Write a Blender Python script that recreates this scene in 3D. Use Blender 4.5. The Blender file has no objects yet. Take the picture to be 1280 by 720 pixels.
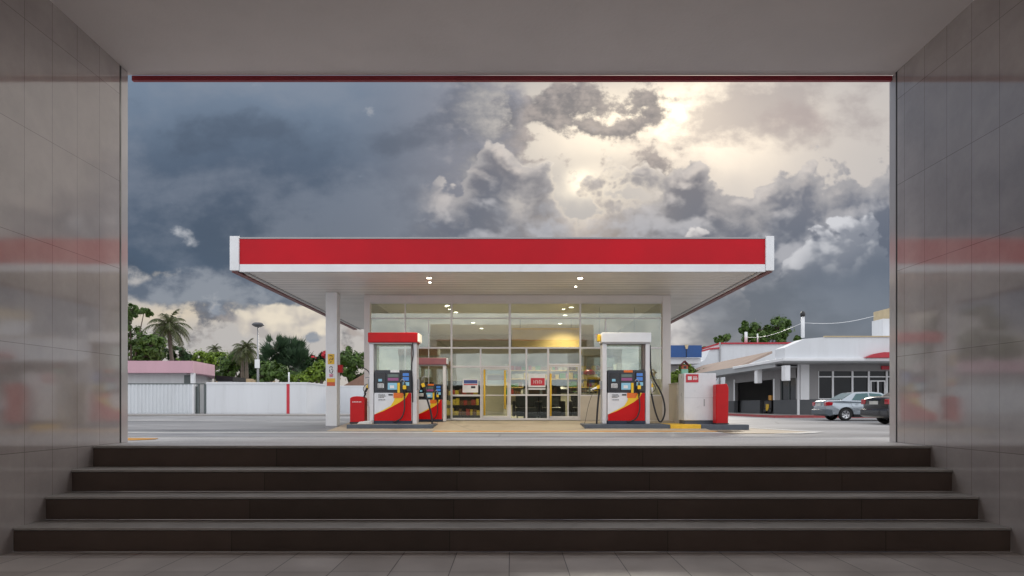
import bpy, bmesh, math, random
from mathutils import Vector, Matrix
random.seed(11)
sc = bpy.context.scene
R = math.radians
F = 809.0; HOR = 506.0; EYE = 0.70
def P(px, py, D):
    """pixel of the 1280x720 photograph at depth D -> world point"""
    return Vector(((px-640)*D/F, D, EYE+(HOR-py)*D/F))
# ---------------------------------------------------------------- camera
cd = bpy.data.cameras.new('camera'); cam = bpy.data.objects.new('camera', cd)
sc.collection.objects.link(cam); sc.camera = cam
cam.location = (0, 0, EYE); cam.rotation_euler = (R(90), 0, 0)
cd.sensor_width = 36; cd.lens = 36*F/1280; cd.shift_y = (HOR-360)/1280
cd.clip_start = 0.05; cd.clip_end = 6000
sc.view_settings.view_transform = 'Standard'; sc.view_settings.look = 'None'
sc.view_settings.gamma = 1; sc.view_settings.exposure = 0
# ---------------------------------------------------------------- sky
SUN_AZ, SUN_EL = math.atan((770-640)/F), math.atan((506-205)/F)
def azel(px, py):
    dx = (px-640)/F
    return math.atan(dx), math.atan(((HOR-py)/F)/math.sqrt(1+dx*dx))
w = bpy.data.worlds.new("World"); sc.world = w; w.use_nodes = True
nt = w.node_tree; nt.nodes.clear()
class E:
    """tiny expression wrapper around math nodes"""
    def __init__(s, sock): s.s = sock
    def _op(s, o, op, rev=False):
        n = nt.nodes.new('ShaderNodeMath'); n.operation = op
        a, b = (o, s) if rev else (s, o)
        for i, v in enumerate((a, b)):
            if isinstance(v, E): nt.links.new(v.s, n.inputs[i])
            elif v is not None: n.inputs[i].default_value = v
        return E(n.outputs[0])
    def __add__(s, o): return s._op(o, 'ADD')
    __radd__ = __add__
    def __sub__(s, o): return s._op(o, 'SUBTRACT')
    def __rsub__(s, o): return s._op(o, 'SUBTRACT', True)
    def __mul__(s, o): return s._op(o, 'MULTIPLY')
    __rmul__ = __mul__
    def __truediv__(s, o): return s._op(o, 'DIVIDE')
    def max(s, o): return s._op(o, 'MAXIMUM')
    def min(s, o): return s._op(o, 'MINIMUM')
    def exp(s): return s._op(None, 'EXPONENT')
    def f(s, op): return s._op(None, op)
def smooth(x, a, b):
    n = nt.nodes.new('ShaderNodeMapRange'); n.interpolation_type = 'SMOOTHSTEP'
    nt.links.new(x.s, n.inputs[0]); n.inputs[1].default_value = a; n.inputs[2].default_value = b
    return E(n.outputs[0])
def comb(x, y, z=0.0):
    x = x + z*1.37; y = y + z*2.11; z = 0.0
    n = nt.nodes.new('ShaderNodeCombineXYZ')
    for i, v in enumerate((x, y, z)):
        if isinstance(v, E): nt.links.new(v.s, n.inputs[i])
        else: n.inputs[i].default_value = v
    return n.outputs[0]
def noise(vec, scale, detail=6, rough=0.55, dist=0.0, lac=2.0):
    n = nt.nodes.new('ShaderNodeTexNoise'); n.noise_dimensions = '2D'; n.inputs['Scale'].default_value = scale
    n.inputs['Detail'].default_value = detail; n.inputs['Roughness'].default_value = rough
    n.inputs['Distortion'].default_value = dist; n.inputs['Lacunarity'].default_value = lac
    nt.links.new(vec, n.inputs['Vector']); return E(n.outputs[0])
def voro(vec, scale, detail=3.0, rough=0.5, sm=0.35):
    n = nt.nodes.new('ShaderNodeTexVoronoi'); n.voronoi_dimensions = '2D'; n.feature = 'SMOOTH_F1'
    n.inputs['Scale'].default_value = scale; n.inputs['Detail'].default_value = detail
    n.inputs['Roughness'].default_value = rough; n.inputs['Lacunarity'].default_value = 2.3
    n.inputs['Smoothness'].default_value = sm; n.normalize = True
    nt.links.new(vec, n.inputs['Vector']); return E(n.outputs['Distance'])
def mixc(fac, a, b):
    n = nt.nodes.new('ShaderNodeMix'); n.data_type = 'RGBA'
    if isinstance(fac, E): nt.links.new(fac.s, n.inputs[0])
    else: n.inputs[0].default_value = fac
    for i, v in ((6, a), (7, b)):
        if isinstance(v, tuple): n.inputs[i].default_value = (*v, 1)
        else: nt.links.new(v, n.inputs[i])
    return n.outputs[2]
def addc(a, fac, col):
    n = nt.nodes.new('ShaderNodeMix'); n.data_type = 'RGBA'; n.blend_type = 'ADD'
    nt.links.new(fac.s, n.inputs[0]); nt.links.new(a, n.inputs[6]); n.inputs[7].default_value = (*col, 1)
    return n.outputs[2]
def rgb(r, g, b):
    return tuple(((c/255+0.055)/1.055)**2.4 if c > 10 else c/255/12.92 for c in (r, g, b))
tc = nt.nodes.new('ShaderNodeTexCoord'); sp = nt.nodes.new('ShaderNodeSeparateXYZ')
nt.links.new(tc.outputs['Generated'], sp.inputs[0])
X, Y, Z = (E(sp.outputs[i]) for i in range(3))
Yc = Y.max(0.12)
U = X/Yc; V = Z/Yc                        # tangents of azimuth and elevation about the +Y direction
def kx(px): return (px-640)/F
def ky(py): return (HOR-py)/F
wa = noise(comb(U, V*1.15, 3.1), 5, 5, 0.55) - 0.5
wb = noise(comb(U, V, 9.7), 5, 5, 0.55) - 0.5
u = U + wa*0.10; v = V + wb*0.08
def blob(px, py, rx, ry, uu=None, vv=None, rot=0):
    rx /= F; ry /= F
    du = (uu or u) - kx(px); dv = (vv or v) - ky(py)
    if rot:
        c, s_ = math.cos(R(rot)), math.sin(R(rot))
        du, dv = du*c + dv*s_, dv*c - du*s_
    du = du*(1/rx); dv = dv*(1/ry)
    return ((du*du + dv*dv)*-1.0).exp()
def billow(a, b):
    vec = comb(a + wa*0.07, b*1.3 + wb*0.07, 0.4)
    return 1.0 - voro(vec, 8.0, 3.0, 0.48, 0.5)
su, sv = kx(775), ky(190)
du0, dv0 = su-U, sv-V
ln = (du0*du0 + dv0*dv0 + 0.01).f('SQRT')
ou, ov = du0/ln*0.012, dv0/ln*0.012 + 0.009
bl = billow(U, V); bl1 = billow(U+ou, V+ov)
relief = (bl-bl1)*5.5                       # + on the side that faces the sun
fb = noise(comb(U, V*1.5, 5.5), 9, 8, 0.58); fb2 = noise(comb(U, V*1.6, 1.5), 3.2, 5, 0.5)
fbL = noise(comb(U+ou, (V+ov)*1.5, 5.5), 9, 5, 0.55)
rel2 = (fb-fbL)*4.0
fbh = (noise(comb(U, V*1.2, 2.2), 24, 6, 0.6)-0.5)
# 0 far high veil, cream towards the sun
col = mixc(smooth(U, kx(300), kx(760)), rgb(188,184,182), rgb(200,194,190))
col = mixc(smooth(V, ky(430), ky(300))*smooth(U, kx(880), kx(760)), col, rgb(176,174,174))
col = addc(col, blob(830,160,180,75), (0.30,0.22,0.12))
col = addc(col, blob(815,158,140,55), (0.62,0.53,0.38))
col = addc(col, blob(850,130,50,36), (0.6,0.52,0.36))
col = addc(col, blob(726,230,26,16), (0.8,0.68,0.46))
col = addc(col, blob(240,388,170,16), (0.20,0.13,0.02))
# 1 thin grey veil over the bright part, top right
a = smooth(fb2*0.5 + fb*0.6 + blob(950,130,120,36)*0.13, 0.57, 0.74)*smooth(V, ky(240), ky(170))
col = mixc(a*0.7, col, rgb(172,162,160))
col = mixc(smooth(blob(1000,150,60,26)+fbh*1.0, 0.3, 1.0)*0.35, col, rgb(170,152,150))
# 2 dark wisps near the glow
wis = blob(720,125,90,34)*0.30 + blob(680,160,60,40)*0.30 + blob(770,122,50,16)*0.24 + (fb-0.5)*1.9 + fbh*0.9
col = mixc(smooth(wis - smooth(U, kx(830), kx(900))*0.3, 0.10, 0.38)*0.9, col, mixc(smooth(rel2+fbh, -0.4, 0.5), rgb(104,104,112), rgb(170,160,156)))
# 3 big slate stratus, left
edge = (U - kx(668))*-2.6 + smooth(V, ky(330), ky(120))*0.10 + (fb-0.5)*1.0 + (fb2-0.5)*0.5
bot = (V - ky(384))*7.0 + (U - kx(150))*-0.5 + (fb2-0.5)*1.5 + (fb-0.5)*0.9
aS = smooth(edge, -0.02, 0.34)*smooth(bot + fbh*0.5, -0.10, 0.22)
c_st = mixc(smooth(v, ky(300), ky(95)), rgb(74,91,112), rgb(120,135,154))
c_st = mixc(blob(290,245,230,70)*0.8, c_st, rgb(78,91,110))
c_st = mixc(smooth(U, kx(400), kx(620))*0.7, c_st, rgb(146,144,152))
c_st = mixc(blob(400,300,190,44)*0.75, c_st, rgb(72,84,100))
c_st = mixc(smooth(fb2+fb*0.5, 0.70, 0.95)*0.45, c_st, rgb(140,147,160))
c_st = mixc(smooth(fb2*-1+fb*-0.4, -0.66, -0.50)*0.45, c_st, rgb(66,77,94))
rt = smooth(U, kx(500), kx(620))
c_st = mixc(smooth(rel2, 0.0, 0.9)*rt*0.75, c_st, rgb(178,174,176))
c_st = mixc(smooth(rel2*-1, 0.0, 0.9)*rt*0.7, c_st, rgb(96,101,115))
col = mixc(aS, col, c_st)
# low left: broken slate bars over cream
bar = blob(250,350,170,18,u,v,4)*0.9 + blob(330,375,120,12,u,v,-6)*0.7 + (fb-0.5)*1.0
col = mixc(smooth(bar, 0.25, 0.62)*smooth(U, kx(520), kx(420)), col, mixc(smooth(fb, 0.4, 0.62), rgb(96,106,122), rgb(140,146,156)))
col = mixc(smooth(blob(225,296,36,16,rot=-25)+(fb-0.5)*2.6+fbh*1.2, 0.55, 1.5), col, rgb(205,206,210))
col = mixc(smooth(blob(175,340,60,10)*0.8+(fb-0.5)*2.4+fbh*1.0, 0.6, 1.4)*0.8, col, rgb(206,196,182))
# 4 cream cumulus low left
q = blob(360,404,62,24,U,V)*0.9 + (bl-0.72)*1.3 + fbh*0.35
col = mixc(smooth(q, 0.30, 0.44)*0.9, col, mixc(smooth(relief, -0.6, 0.7), rgb(178,172,170), rgb(236,224,204)))
col = mixc(smooth(blob(392,422,18,8,U,V)+fbh*1.6+(fb-0.5), 0.4, 0.8)*0.8, col, rgb(122,134,152))
# 5 grey cumulus mass, centre right
def hump(px, amp, rx):
    d = (U-kx(px))*(F/rx); return ((d*d)*-1.0).exp()*(amp/F)
H = ky(244) + hump(560,30,50) + hump(618,66,40) + hump(680,48,26) + hump(735,24,60) + hump(800,44,40) + hump(866,50,40) + hump(930,20,24) + hump(985,44,44) + hump(1110,72,80)
dC = (H-V)*13.0 + (bl-0.80)*3.6 + (fb-0.5)*0.6 + fbh*0.6
aC = smooth(dC, -0.02, 0.15)*smooth(u, kx(520), kx(600))
depth = smooth(H-V, 0.0, 0.13)
c_b = mixc(depth, rgb(112,112,122), rgb(88,98,116))
c_b = mixc(blob(725,285,80,60,U,V)*0.75, c_b, rgb(172,160,150))
c_b = mixc(blob(1040,235,110,50,U,V)*0.3, c_b, rgb(160,160,168))
c_l = mixc(depth, rgb(214,204,196), rgb(166,168,176))
c_C = mixc(smooth(relief*1.2+rel2*0.5, -0.35, 0.95), c_b, c_l)
c_C = mixc(smooth(fb2*-1+fb*-0.5, -0.72, -0.60)*0.35, c_C, rgb(100,108,124))
edgeL = smooth(dC, 0.75, 0.10)
c_C = mixc(edgeL*0.4, c_C, rgb(216,210,206))
rim = smooth(dC, 0.36, 0.05)*blob(740,222,80,50,U,V)
col = mixc(aC, col, c_C)
col = addc(col, rim*aC, (0.5,0.42,0.28))
# 6 lower white-topped banks
H2 = ky(425) + hump(860,126,64) + hump(800,52,30) + hump(912,40,30)
d2 = (H2-V)*14.0 + (bl-0.80)*3.4 + fbh*0.5
col = mixc(smooth(d2, 0.0, 0.14)*smooth(u, kx(745), kx(800)), col,
           mixc(smooth(relief*1.2+rel2*0.3, -0.4, 0.7), rgb(138,139,149), rgb(214,211,211)))
H3 = ky(366) + hump(1085,92,70) + hump(1010,55,34) + hump(1180,90,60)
d3 = (H3-V)*13.0 + (bl-0.80)*3.4 + fbh*0.5
f3 = smooth(H3-V, 0.01, 0.10)
col = mixc(smooth(d3, 0.0, 0.16)*smooth(u, kx(940), kx(1010)), col,
           mixc(f3, mixc(smooth(relief*1.2+rel2*0.3, -0.4, 0.7), rgb(136,141,153), rgb(210,211,216)), rgb(90,102,120)))
# 7 low slate, right of the canopy
lowR = smooth(U, kx(820), kx(900))*smooth(V + (fb-0.5)*0.08, ky(325), ky(375))
col = mixc(lowR*0.92, col, mixc(smooth(fb2+fb*0.3, 0.55, 0.78)*0.6, rgb(84,97,114), rgb(122,132,147)))
gm = nt.nodes.new('ShaderNodeGamma'); gm.inputs[1].default_value = 1.03; nt.links.new(col, gm.inputs[0]); col = gm.outputs[0]
# outside the view the overcast is higher and brighter (it lights the station front)
away = smooth(Y, 0.40, -0.1).max(smooth(Z, 0.60, 0.86)).max(smooth(U.f('ABSOLUTE'), 1.1, 1.9))
over = mixc(smooth(fb2, 0.35, 0.65), (1.05, 1.10, 1.18), (1.45, 1.45, 1.48))
col = mixc(away, col, over)
sky = nt.nodes.new('ShaderNodeTexSky'); sky.sky_type = 'NISHITA'; sky.sun_disc = False
sky.sun_elevation = SUN_EL; sky.sun_rotation = SUN_AZ
b1 = nt.nodes.new('ShaderNodeBackground'); b1.inputs[1].default_value = 0.06
nt.links.new(sky.outputs[0], b1.inputs[0])
b2 = nt.nodes.new('ShaderNodeBackground'); nt.links.new(col, b2.inputs[0]); b2.inputs[1].default_value = 1.0
mx = nt.nodes.new('ShaderNodeMixShader'); mx.inputs[0].default_value = 0.94     # cloud cover over the clear sky
nt.links.new(b1.outputs[0], mx.inputs[1]); nt.links.new(b2.outputs[0], mx.inputs[2])
w.cycles.sampling_method = 'MANUAL'; w.cycles.sample_map_resolution = 256
wo = nt.nodes.new('ShaderNodeOutputWorld'); nt.links.new(mx.outputs[0], wo.inputs[0])
# ---------------------------------------------------------------- sun, veiled by cloud
sl = bpy.data.lights.new('sun', 'SUN'); sl.energy = 1.3; sl.angle = R(14); sl.color = (1.0, 0.93, 0.82)
so = bpy.data.objects.new('sun', sl); sc.collection.objects.link(so)
d = Vector((math.sin(SUN_AZ)*math.cos(SUN_EL), math.cos(SUN_AZ)*math.cos(SUN_EL), math.sin(SUN_EL)))
so.rotation_euler = d.to_track_quat('Z', 'Y').to_euler()
# ================================================================ helpers
COL = sc.collection
def mat(name, col, rough=0.6, metal=0.0, spec=0.5, var=0.12, vscale=3.0, bump=0.0, bscale=60.0, coat=0.0, emit=0.0, streak=False, ior=None, dirt=0.0):
    """procedural principled material: base colour with broad and fine variation, roughness variation, optional bump"""
    m = bpy.data.materials.new(name); m.use_nodes = True; t = m.node_tree; b = t.nodes['Principled BSDF']
    L = t.links.new
    tc = t.nodes.new('ShaderNodeTexCoord'); mp = t.nodes.new('ShaderNodeMapping')
    L(tc.outputs['Object'], mp.inputs[0])
    if streak: mp.inputs['Scale'].default_value = (1, 1, 0.12)
    n1 = t.nodes.new('ShaderNodeTexNoise'); n1.inputs['Scale'].default_value = vscale; n1.inputs['Detail'].default_value = 5
    L(mp.outputs[0], n1.inputs['Vector'])
    r = t.nodes.new('ShaderNodeMapRange'); r.inputs[1].default_value = 0.3; r.inputs[2].default_value = 0.7
    r.inputs[3].default_value = 1-var; r.inputs[4].default_value = 1+var
    L(n1.outputs[0], r.inputs[0])
    mu = t.nodes.new('ShaderNodeMix'); mu.data_type = 'RGBA'; mu.blend_type = 'MULTIPLY'; mu.inputs[0].default_value = 1
    mu.inputs[6].default_value = (*col, 1); L(r.outputs[0], mu.inputs[7])
    out = mu.outputs[2]
    if dirt:
        n3 = t.nodes.new('ShaderNodeTexNoise'); n3.inputs['Scale'].default_value = vscale*2.7; n3.inputs['Detail'].default_value = 8; n3.inputs['Roughness'].default_value = .7
        L(mp.outputs[0], n3.inputs['Vector'])
        r3 = t.nodes.new('ShaderNodeMapRange'); r3.inputs[1].default_value = 0.5; r3.inputs[2].default_value = 0.75; r3.inputs[4].default_value = dirt
        L(n3.outputs[0], r3.inputs[0])
        m3 = t.nodes.new('ShaderNodeMix'); m3.data_type = 'RGBA'; L(r3.outputs[0], m3.inputs[0]); L(out, m3.inputs[6])
        m3.inputs[7].default_value = (col[0]*.35, col[1]*.32, col[2]*.28, 1); out = m3.outputs[2]
    L(out, b.inputs['Base Color'])
    b.inputs['Metallic'].default_value = metal; b.inputs['Specular IOR Level'].default_value = spec
    if ior: b.inputs['IOR'].default_value = ior
    b.inputs['Coat Weight'].default_value = coat; b.inputs['Coat Roughness'].default_value = 0.04
    r2 = t.nodes.new('ShaderNodeMapRange'); r2.inputs[1].default_value = 0.3; r2.inputs[2].default_value = 0.7
    r2.inputs[3].default_value = rough*0.85; r2.inputs[4].default_value = min(1, rough*1.2); L(n1.outputs[0], r2.inputs[0])
    L(r2.outputs[0], b.inputs['Roughness'])
    if bump:
        n2 = t.nodes.new('ShaderNodeTexNoise'); n2.inputs['Scale'].default_value = bscale; n2.inputs['Detail'].default_value = 4
        L(tc.outputs['Object'], n2.inputs['Vector'])
        bp = t.nodes.new('ShaderNodeBump'); bp.inputs['Strength'].default_value = bump; bp.inputs['Distance'].default_value = 0.02
        L(n2.outputs[0], bp.inputs['Height']); L(bp.outputs[0], b.inputs['Normal'])
    if emit:
        b.inputs['Emission Color'].default_value = (*col, 1); b.inputs['Emission Strength'].default_value = emit
    return m
class MB:
    def __init__(s): s.bm = bmesh.new()
    def box(s, x0, y0, z0, x1, y1, z1, mi=0):
        v = [s.bm.verts.new(p) for p in ((x0,y0,z0),(x1,y0,z0),(x1,y1,z0),(x0,y1,z0),(x0,y0,z1),(x1,y0,z1),(x1,y1,z1),(x0,y1,z1))]
        for f in ((3,2,1,0),(4,5,6,7),(0,1,5,4),(1,2,6,5),(2,3,7,6),(3,0,4,7)):
            fa = s.bm.faces.new([v[i] for i in f]); fa.material_index = mi
        return s
    def prism(s, pts, axis, a, b, mi=0):
        """closed 2-D outline extruded along an axis; pts are (p,q) in the other two axes in xyz order"""
        def mk(p, q, t): return {'x': (t,p,q), 'y': (p,t,q), 'z': (p,q,t)}[axis]
        A = [s.bm.verts.new(mk(p,q,a)) for p,q in pts]; B = [s.bm.verts.new(mk(p,q,b)) for p,q in pts]
        n = len(pts); fs = [s.bm.faces.new(A), s.bm.faces.new(B[::-1])]
        for i in range(n): fs.append(s.bm.faces.new((A[i], B[i], B[(i+1)%n], A[(i+1)%n])))
        for f in fs: f.material_index = mi
        return s
    def tube(s, pts, r, seg=8, cap=True, mi=0):
        """round tube through points; r a number or one per point"""
        pts = [Vector(p) for p in pts]; rings = []
        up = Vector((0.13, 0.31, 0.94))
        for i, p in enumerate(pts):
            t = (pts[min(i+1, len(pts)-1)] - pts[max(i-1, 0)]).normalized()
            a = t.cross(up)
            if a.length < 1e-3: a = t.cross(Vector((1, 0, 0)))
            a.normalize(); b = t.cross(a)
            rr = r[i] if isinstance(r, (list, tuple)) else r
            rings.append([s.bm.verts.new(p + (a*math.cos(k*math.tau/seg) + b*math.sin(k*math.tau/seg))*rr) for k in range(seg)])
        for A, B in zip(rings, rings[1:]):
            for k in range(seg):
                f = s.bm.faces.new((A[k], A[(k+1)%seg], B[(k+1)%seg], B[k])); f.smooth = True; f.material_index = mi
        if cap:
            s.bm.faces.new(rings[0][::-1]).material_index = mi; s.bm.faces.new(rings[-1]).material_index = mi
        return s
    def lathe(s, prof, c=(0,0,0), axis='z', seg=24, mi=0, smooth=True, cap=True):
        """profile of (radius, height) turned about an axis through c"""
        rings = []
        for (r, h) in prof:
            ring = []
            for k in range(seg):
                a = k*math.tau/seg; p, q = r*math.cos(a), r*math.sin(a)
                o = {'z': (p,q,h), 'x': (h,p,q), 'y': (p,h,q)}[axis]
                ring.append(s.bm.verts.new((c[0]+o[0], c[1]+o[1], c[2]+o[2])))
            rings.append(ring)
        for A, B in zip(rings, rings[1:]):
            for k in range(seg):
                f = s.bm.faces.new((A[k], A[(k+1)%seg], B[(k+1)%seg], B[k])); f.smooth = smooth; f.material_index = mi
        for ring in ((rings[0], rings[-1]) if cap else ()):
            s.bm.faces.new(ring).material_index = mi
        return s
    def quad(s, a, b, c, d, mi=0):
        f = s.bm.faces.new([s.bm.verts.new(p) for p in (a, b, c, d)]); f.material_index = mi; return s
    def build(s, name, m, parent=None, bevel=0, loc=None, fixn=True):
        if fixn: bmesh.ops.recalc_face_normals(s.bm, faces=s.bm.faces[:])
        me = bpy.data.meshes.new(name); s.bm.to_mesh(me); s.bm.free()
        o = bpy.data.objects.new(name, me); COL.objects.link(o)
        for mm in (m if isinstance(m, (list, tuple)) else [m]): me.materials.append(mm)
        if parent is not None: o.parent = parent
        if loc is not None: o.location = loc
        if bevel:
            bv = o.modifiers.new('bevel', 'BEVEL'); bv.width = bevel; bv.segments = 2; bv.limit_method = 'ANGLE'
        return o
def tag(o, label, cat, group=None):
    o['label'] = label; o['category'] = cat
    if group: o['group'] = group
    return o
def thing(name, label, cat, loc=(0,0,0), group=None, rz=0):
    o = bpy.data.objects.new(name, None); COL.objects.link(o); o.location = loc; o.rotation_euler.z = rz
    o.empty_display_size = 0.2
    return tag(o, label, cat, group)
def struct(o): o['kind'] = 'structure'; return o
def kids(o): return [c for c in COL.objects if c.parent == o]
def copy_tree(o, parent=None):
    c = o.copy(); COL.objects.link(c); c.parent = parent
    for ch in kids(o): copy_tree(ch, c)
    return c
def box_obj(name, m, parent, *a, bevel=0): return MB().box(*a).build(name, m, parent, bevel)
# ================================================================ the passage the camera stands in
HW = 4.0; YF = 6.60
def tile_mat(name, c1, c2, grout, bw, bh, rough, ior, off=(0,0,0), plane='yz', stag=0.0, bump=0.15, spec=0.5, mort=0.004, coat=0.0):
    m = bpy.data.materials.new(name); m.use_nodes = True; t = m.node_tree; b = t.nodes['Principled BSDF']; L = t.links.new
    tc = t.nodes.new('ShaderNodeTexCoord'); s = t.nodes.new('ShaderNodeSeparateXYZ'); c = t.nodes.new('ShaderNodeCombineXYZ')
    mp = t.nodes.new('ShaderNodeMapping'); mp.inputs['Location'].default_value = off
    L(tc.outputs['Object'], mp.inputs[0]); L(mp.outputs[0], s.inputs[0])
    i = {'x':0,'y':1,'z':2}; L(s.outputs[i[plane[0]]], c.inputs[0]); L(s.outputs[i[plane[1]]], c.inputs[1])
    br = t.nodes.new('ShaderNodeTexBrick'); br.offset = stag; br.inputs['Scale'].default_value = 1
    br.inputs['Brick Width'].default_value = bw; br.inputs['Row Height'].default_value = bh
    br.inputs['Mortar Size'].default_value = mort; br.inputs['Mortar Smooth'].default_value = 0.3; br.inputs['Bias'].default_value = 0
    br.inputs['Color1'].default_value = (*c1, 1); br.inputs['Color2'].default_value = (*c2, 1); br.inputs['Mortar'].default_value = (*grout, 1)
    L(c.outputs[0], br.inputs['Vector'])
    n = t.nodes.new('ShaderNodeTexNoise'); n.inputs['Scale'].default_value = 2.2; n.inputs['Detail'].default_value = 7; n.inputs['Roughness'].default_value = .65
    L(tc.outputs['Object'], n.inputs['Vector'])
    r = t.nodes.new('ShaderNodeMapRange'); r.inputs[1].default_value = .3; r.inputs[2].default_value = .7; r.inputs[3].default_value = .85; r.inputs[4].default_value = 1.12
    L(n.outputs[0], r.inputs[0])
    mu = t.nodes.new('ShaderNodeMix'); mu.data_type = 'RGBA'; mu.blend_type = 'MULTIPLY'; mu.inputs[0].default_value = 1
    L(br.outputs[0], mu.inputs[6]); L(r.outputs[0], mu.inputs[7]); L(mu.outputs[2], b.inputs['Base Color'])
    r2 = t.nodes.new('ShaderNodeMapRange'); r2.inputs[1].default_value = .3; r2.inputs[2].default_value = .7
    r2.inputs[3].default_value = rough*.8; r2.inputs[4].default_value = rough*1.25; L(n.outputs[0], r2.inputs[0]); L(r2.outputs[0], b.inputs['Roughness'])
    b.inputs['IOR'].default_value = ior; b.inputs['Specular IOR Level'].default_value = spec
    b.inputs['Coat Weight'].default_value = coat
    bp = t.nodes.new('ShaderNodeBump'); bp.inputs['Strength'].default_value = bump; bp.inputs['Distance'].default_value = .004; bp.invert = True
    L(br.outputs['Fac'], bp.inputs['Height'])
    n4 = t.nodes.new('ShaderNodeTexNoise'); n4.inputs['Scale'].default_value = 1.6; n4.inputs['Detail'].default_value = 2
    L(tc.outputs['Object'], n4.inputs['Vector'])
    bp2 = t.nodes.new('ShaderNodeBump'); bp2.inputs['Strength'].default_value = .05; bp2.inputs['Distance'].default_value = .02
    L(n4.outputs[0], bp2.inputs['Height']); L(bp.outputs[0], bp2.inputs['Normal']); L(bp2.outputs[0], b.inputs['Normal'])
    return m
m_wall = tile_mat('polished_stone', (.45,.40,.38), (.49,.44,.42), (.24,.21,.20), .322, .89, .06, 2.3, off=(0, .164, .10), bump=.03, mort=.003)
m_floor = tile_mat('floor_stone', (.52,.465,.43), (.62,.565,.53), (.14,.125,.115), .42, .42, .35, 1.5, off=(.02,.05,0), plane='xy', mort=.004)
m_step = tile_mat('step_stone', (.135,.098,.080), (.075,.058,.048), (.055,.044,.037), 1.75, 2.0, .38, 1.5, off=(.5,.9,.9), plane='xz', mort=.004, spec=.15)
m_tread = mat('tread_stone', (.36,.335,.31), .45, var=.12, vscale=2.5, dirt=.35, bump=.1)
m_nose = mat('nosing_stone', (.42,.39,.36), .35, var=.12, vscale=6)
m_ceil = mat('painted_ceiling', (.80,.735,.71), .75, var=.06, vscale=.8, bump=.08, bscale=30, dirt=.06)
m_jamb = mat('jamb_stone', (.56,.53,.52), .12, ior=2.4, var=.05)
m_dark = mat('dark_gap', (.03,.028,.027), .6)
m_redtrim = mat('red_trim', (.34,.03,.045), .4, var=.1)
m_backw = mat('passage_back_plaster', (.20,.18,.17), .8, bump=.1)
FL = EYE-1.18
struct(MB().box(-HW, -5.2, FL-.2, HW, 5.19, FL).build('floor', m_floor))
# ceiling rises a little towards the camera
def cz(y): return 4.163 + (6.80-y)*0.031
b = MB(); b.prism([(-5.2, cz(0)), (0, cz(0)), (6.80, cz(6.80)), (6.80, cz(0)+.6), (-5.2, cz(0)+.6)], 'x', -HW-.35, HW+.35)
struct(b.build('ceiling', m_ceil))
for s, lab in ((-1, 'polished beige stone tile wall on the left side of the passage, reflecting the bright clouds'),
               (1, 'polished grey stone tile wall on the right side of the passage, reflecting slate cloud')):
    t = thing('tiled_wall', lab, 'wall', (s*HW, 0, FL), 'tiled walls of the passage')
    YF = 6.72 if s > 0 else 6.60
    b = MB(); x0, x1 = (0, .33) if s > 0 else (-.33, 0)
    b.prism([(-5.2, -.2), (YF, -.2), (YF, cz(YF)-FL), (0, cz(0)-FL), (-5.2, cz(0)-FL)], 'x', x0, x1)
    b.build('wall_face', m_wall, t)
    # metal edge with a dark joint behind it
    b = MB(); b.box(*( (-.002, YF+.001, .79, .36, YF+.023, cz(6.8)-FL) if s > 0 else (-.36, YF+.001, .79, .002, YF+.023, cz(6.8)-FL)))
    b.build('joint', m_dark, t)
    b = MB(); b.box(*( (0, YF+.024, .79, .36, YF+.138, cz(6.86)-FL-.003) if s > 0 else (-.36, YF+.024, .79, 0, YF+.138, cz(6.86)-FL-.003)))
    b.build('edge_trim', m_jamb, t)
YF = 6.66
tag(MB().box(-HW+.003, 6.802, 4.110, HW-.003, 6.84, 4.160).build('lintel_trim', m_redtrim), 'thin dark red strip along the front edge of the passage ceiling', 'trim')
tag(MB().box(-HW-.3, -5.5, FL-.2, HW+.3, -5.21, 2.1).build('unseen_back_wall', m_backw), 'plain wall added across the unseen end of the passage, kept low to let sky light in', 'wall')  # unseen rear wall, its top lowered so sky light enters the passage
# stairs: nosings measured at .39 .588 .786 .984 below the eye
st = thing('staircase', 'wide flight of four dark stone steps with pale worn nosings rising to the forecourt', 'stairs', (0, 5.18, FL))
ns = [(5.18, .984), (5.54, .786), (5.87, .588), (6.17, .390)]
for k, (y, h) in enumerate(ns):
    y1 = ns[k+1][0] if k < 3 else 7.9
    z = EYE-h-FL; zb = 0 if k == 0 else EYE-ns[k-1][1]-FL
    b = MB(); b.box(-HW, y-5.18+.014, zb, HW, y1-5.18+.013, z-.028)
    r = b.build('step', m_step, st)
    if k < 3: MB().box(-HW, y-5.18+.03, z-.0275, HW, y1-5.18+.013, z-.001).build('tread', m_tread, r)
    MB().box(-HW, y-5.18, z-.022, HW, y-5.18+.029, z).build('nosing', m_nose, r, bevel=.006)
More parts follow.
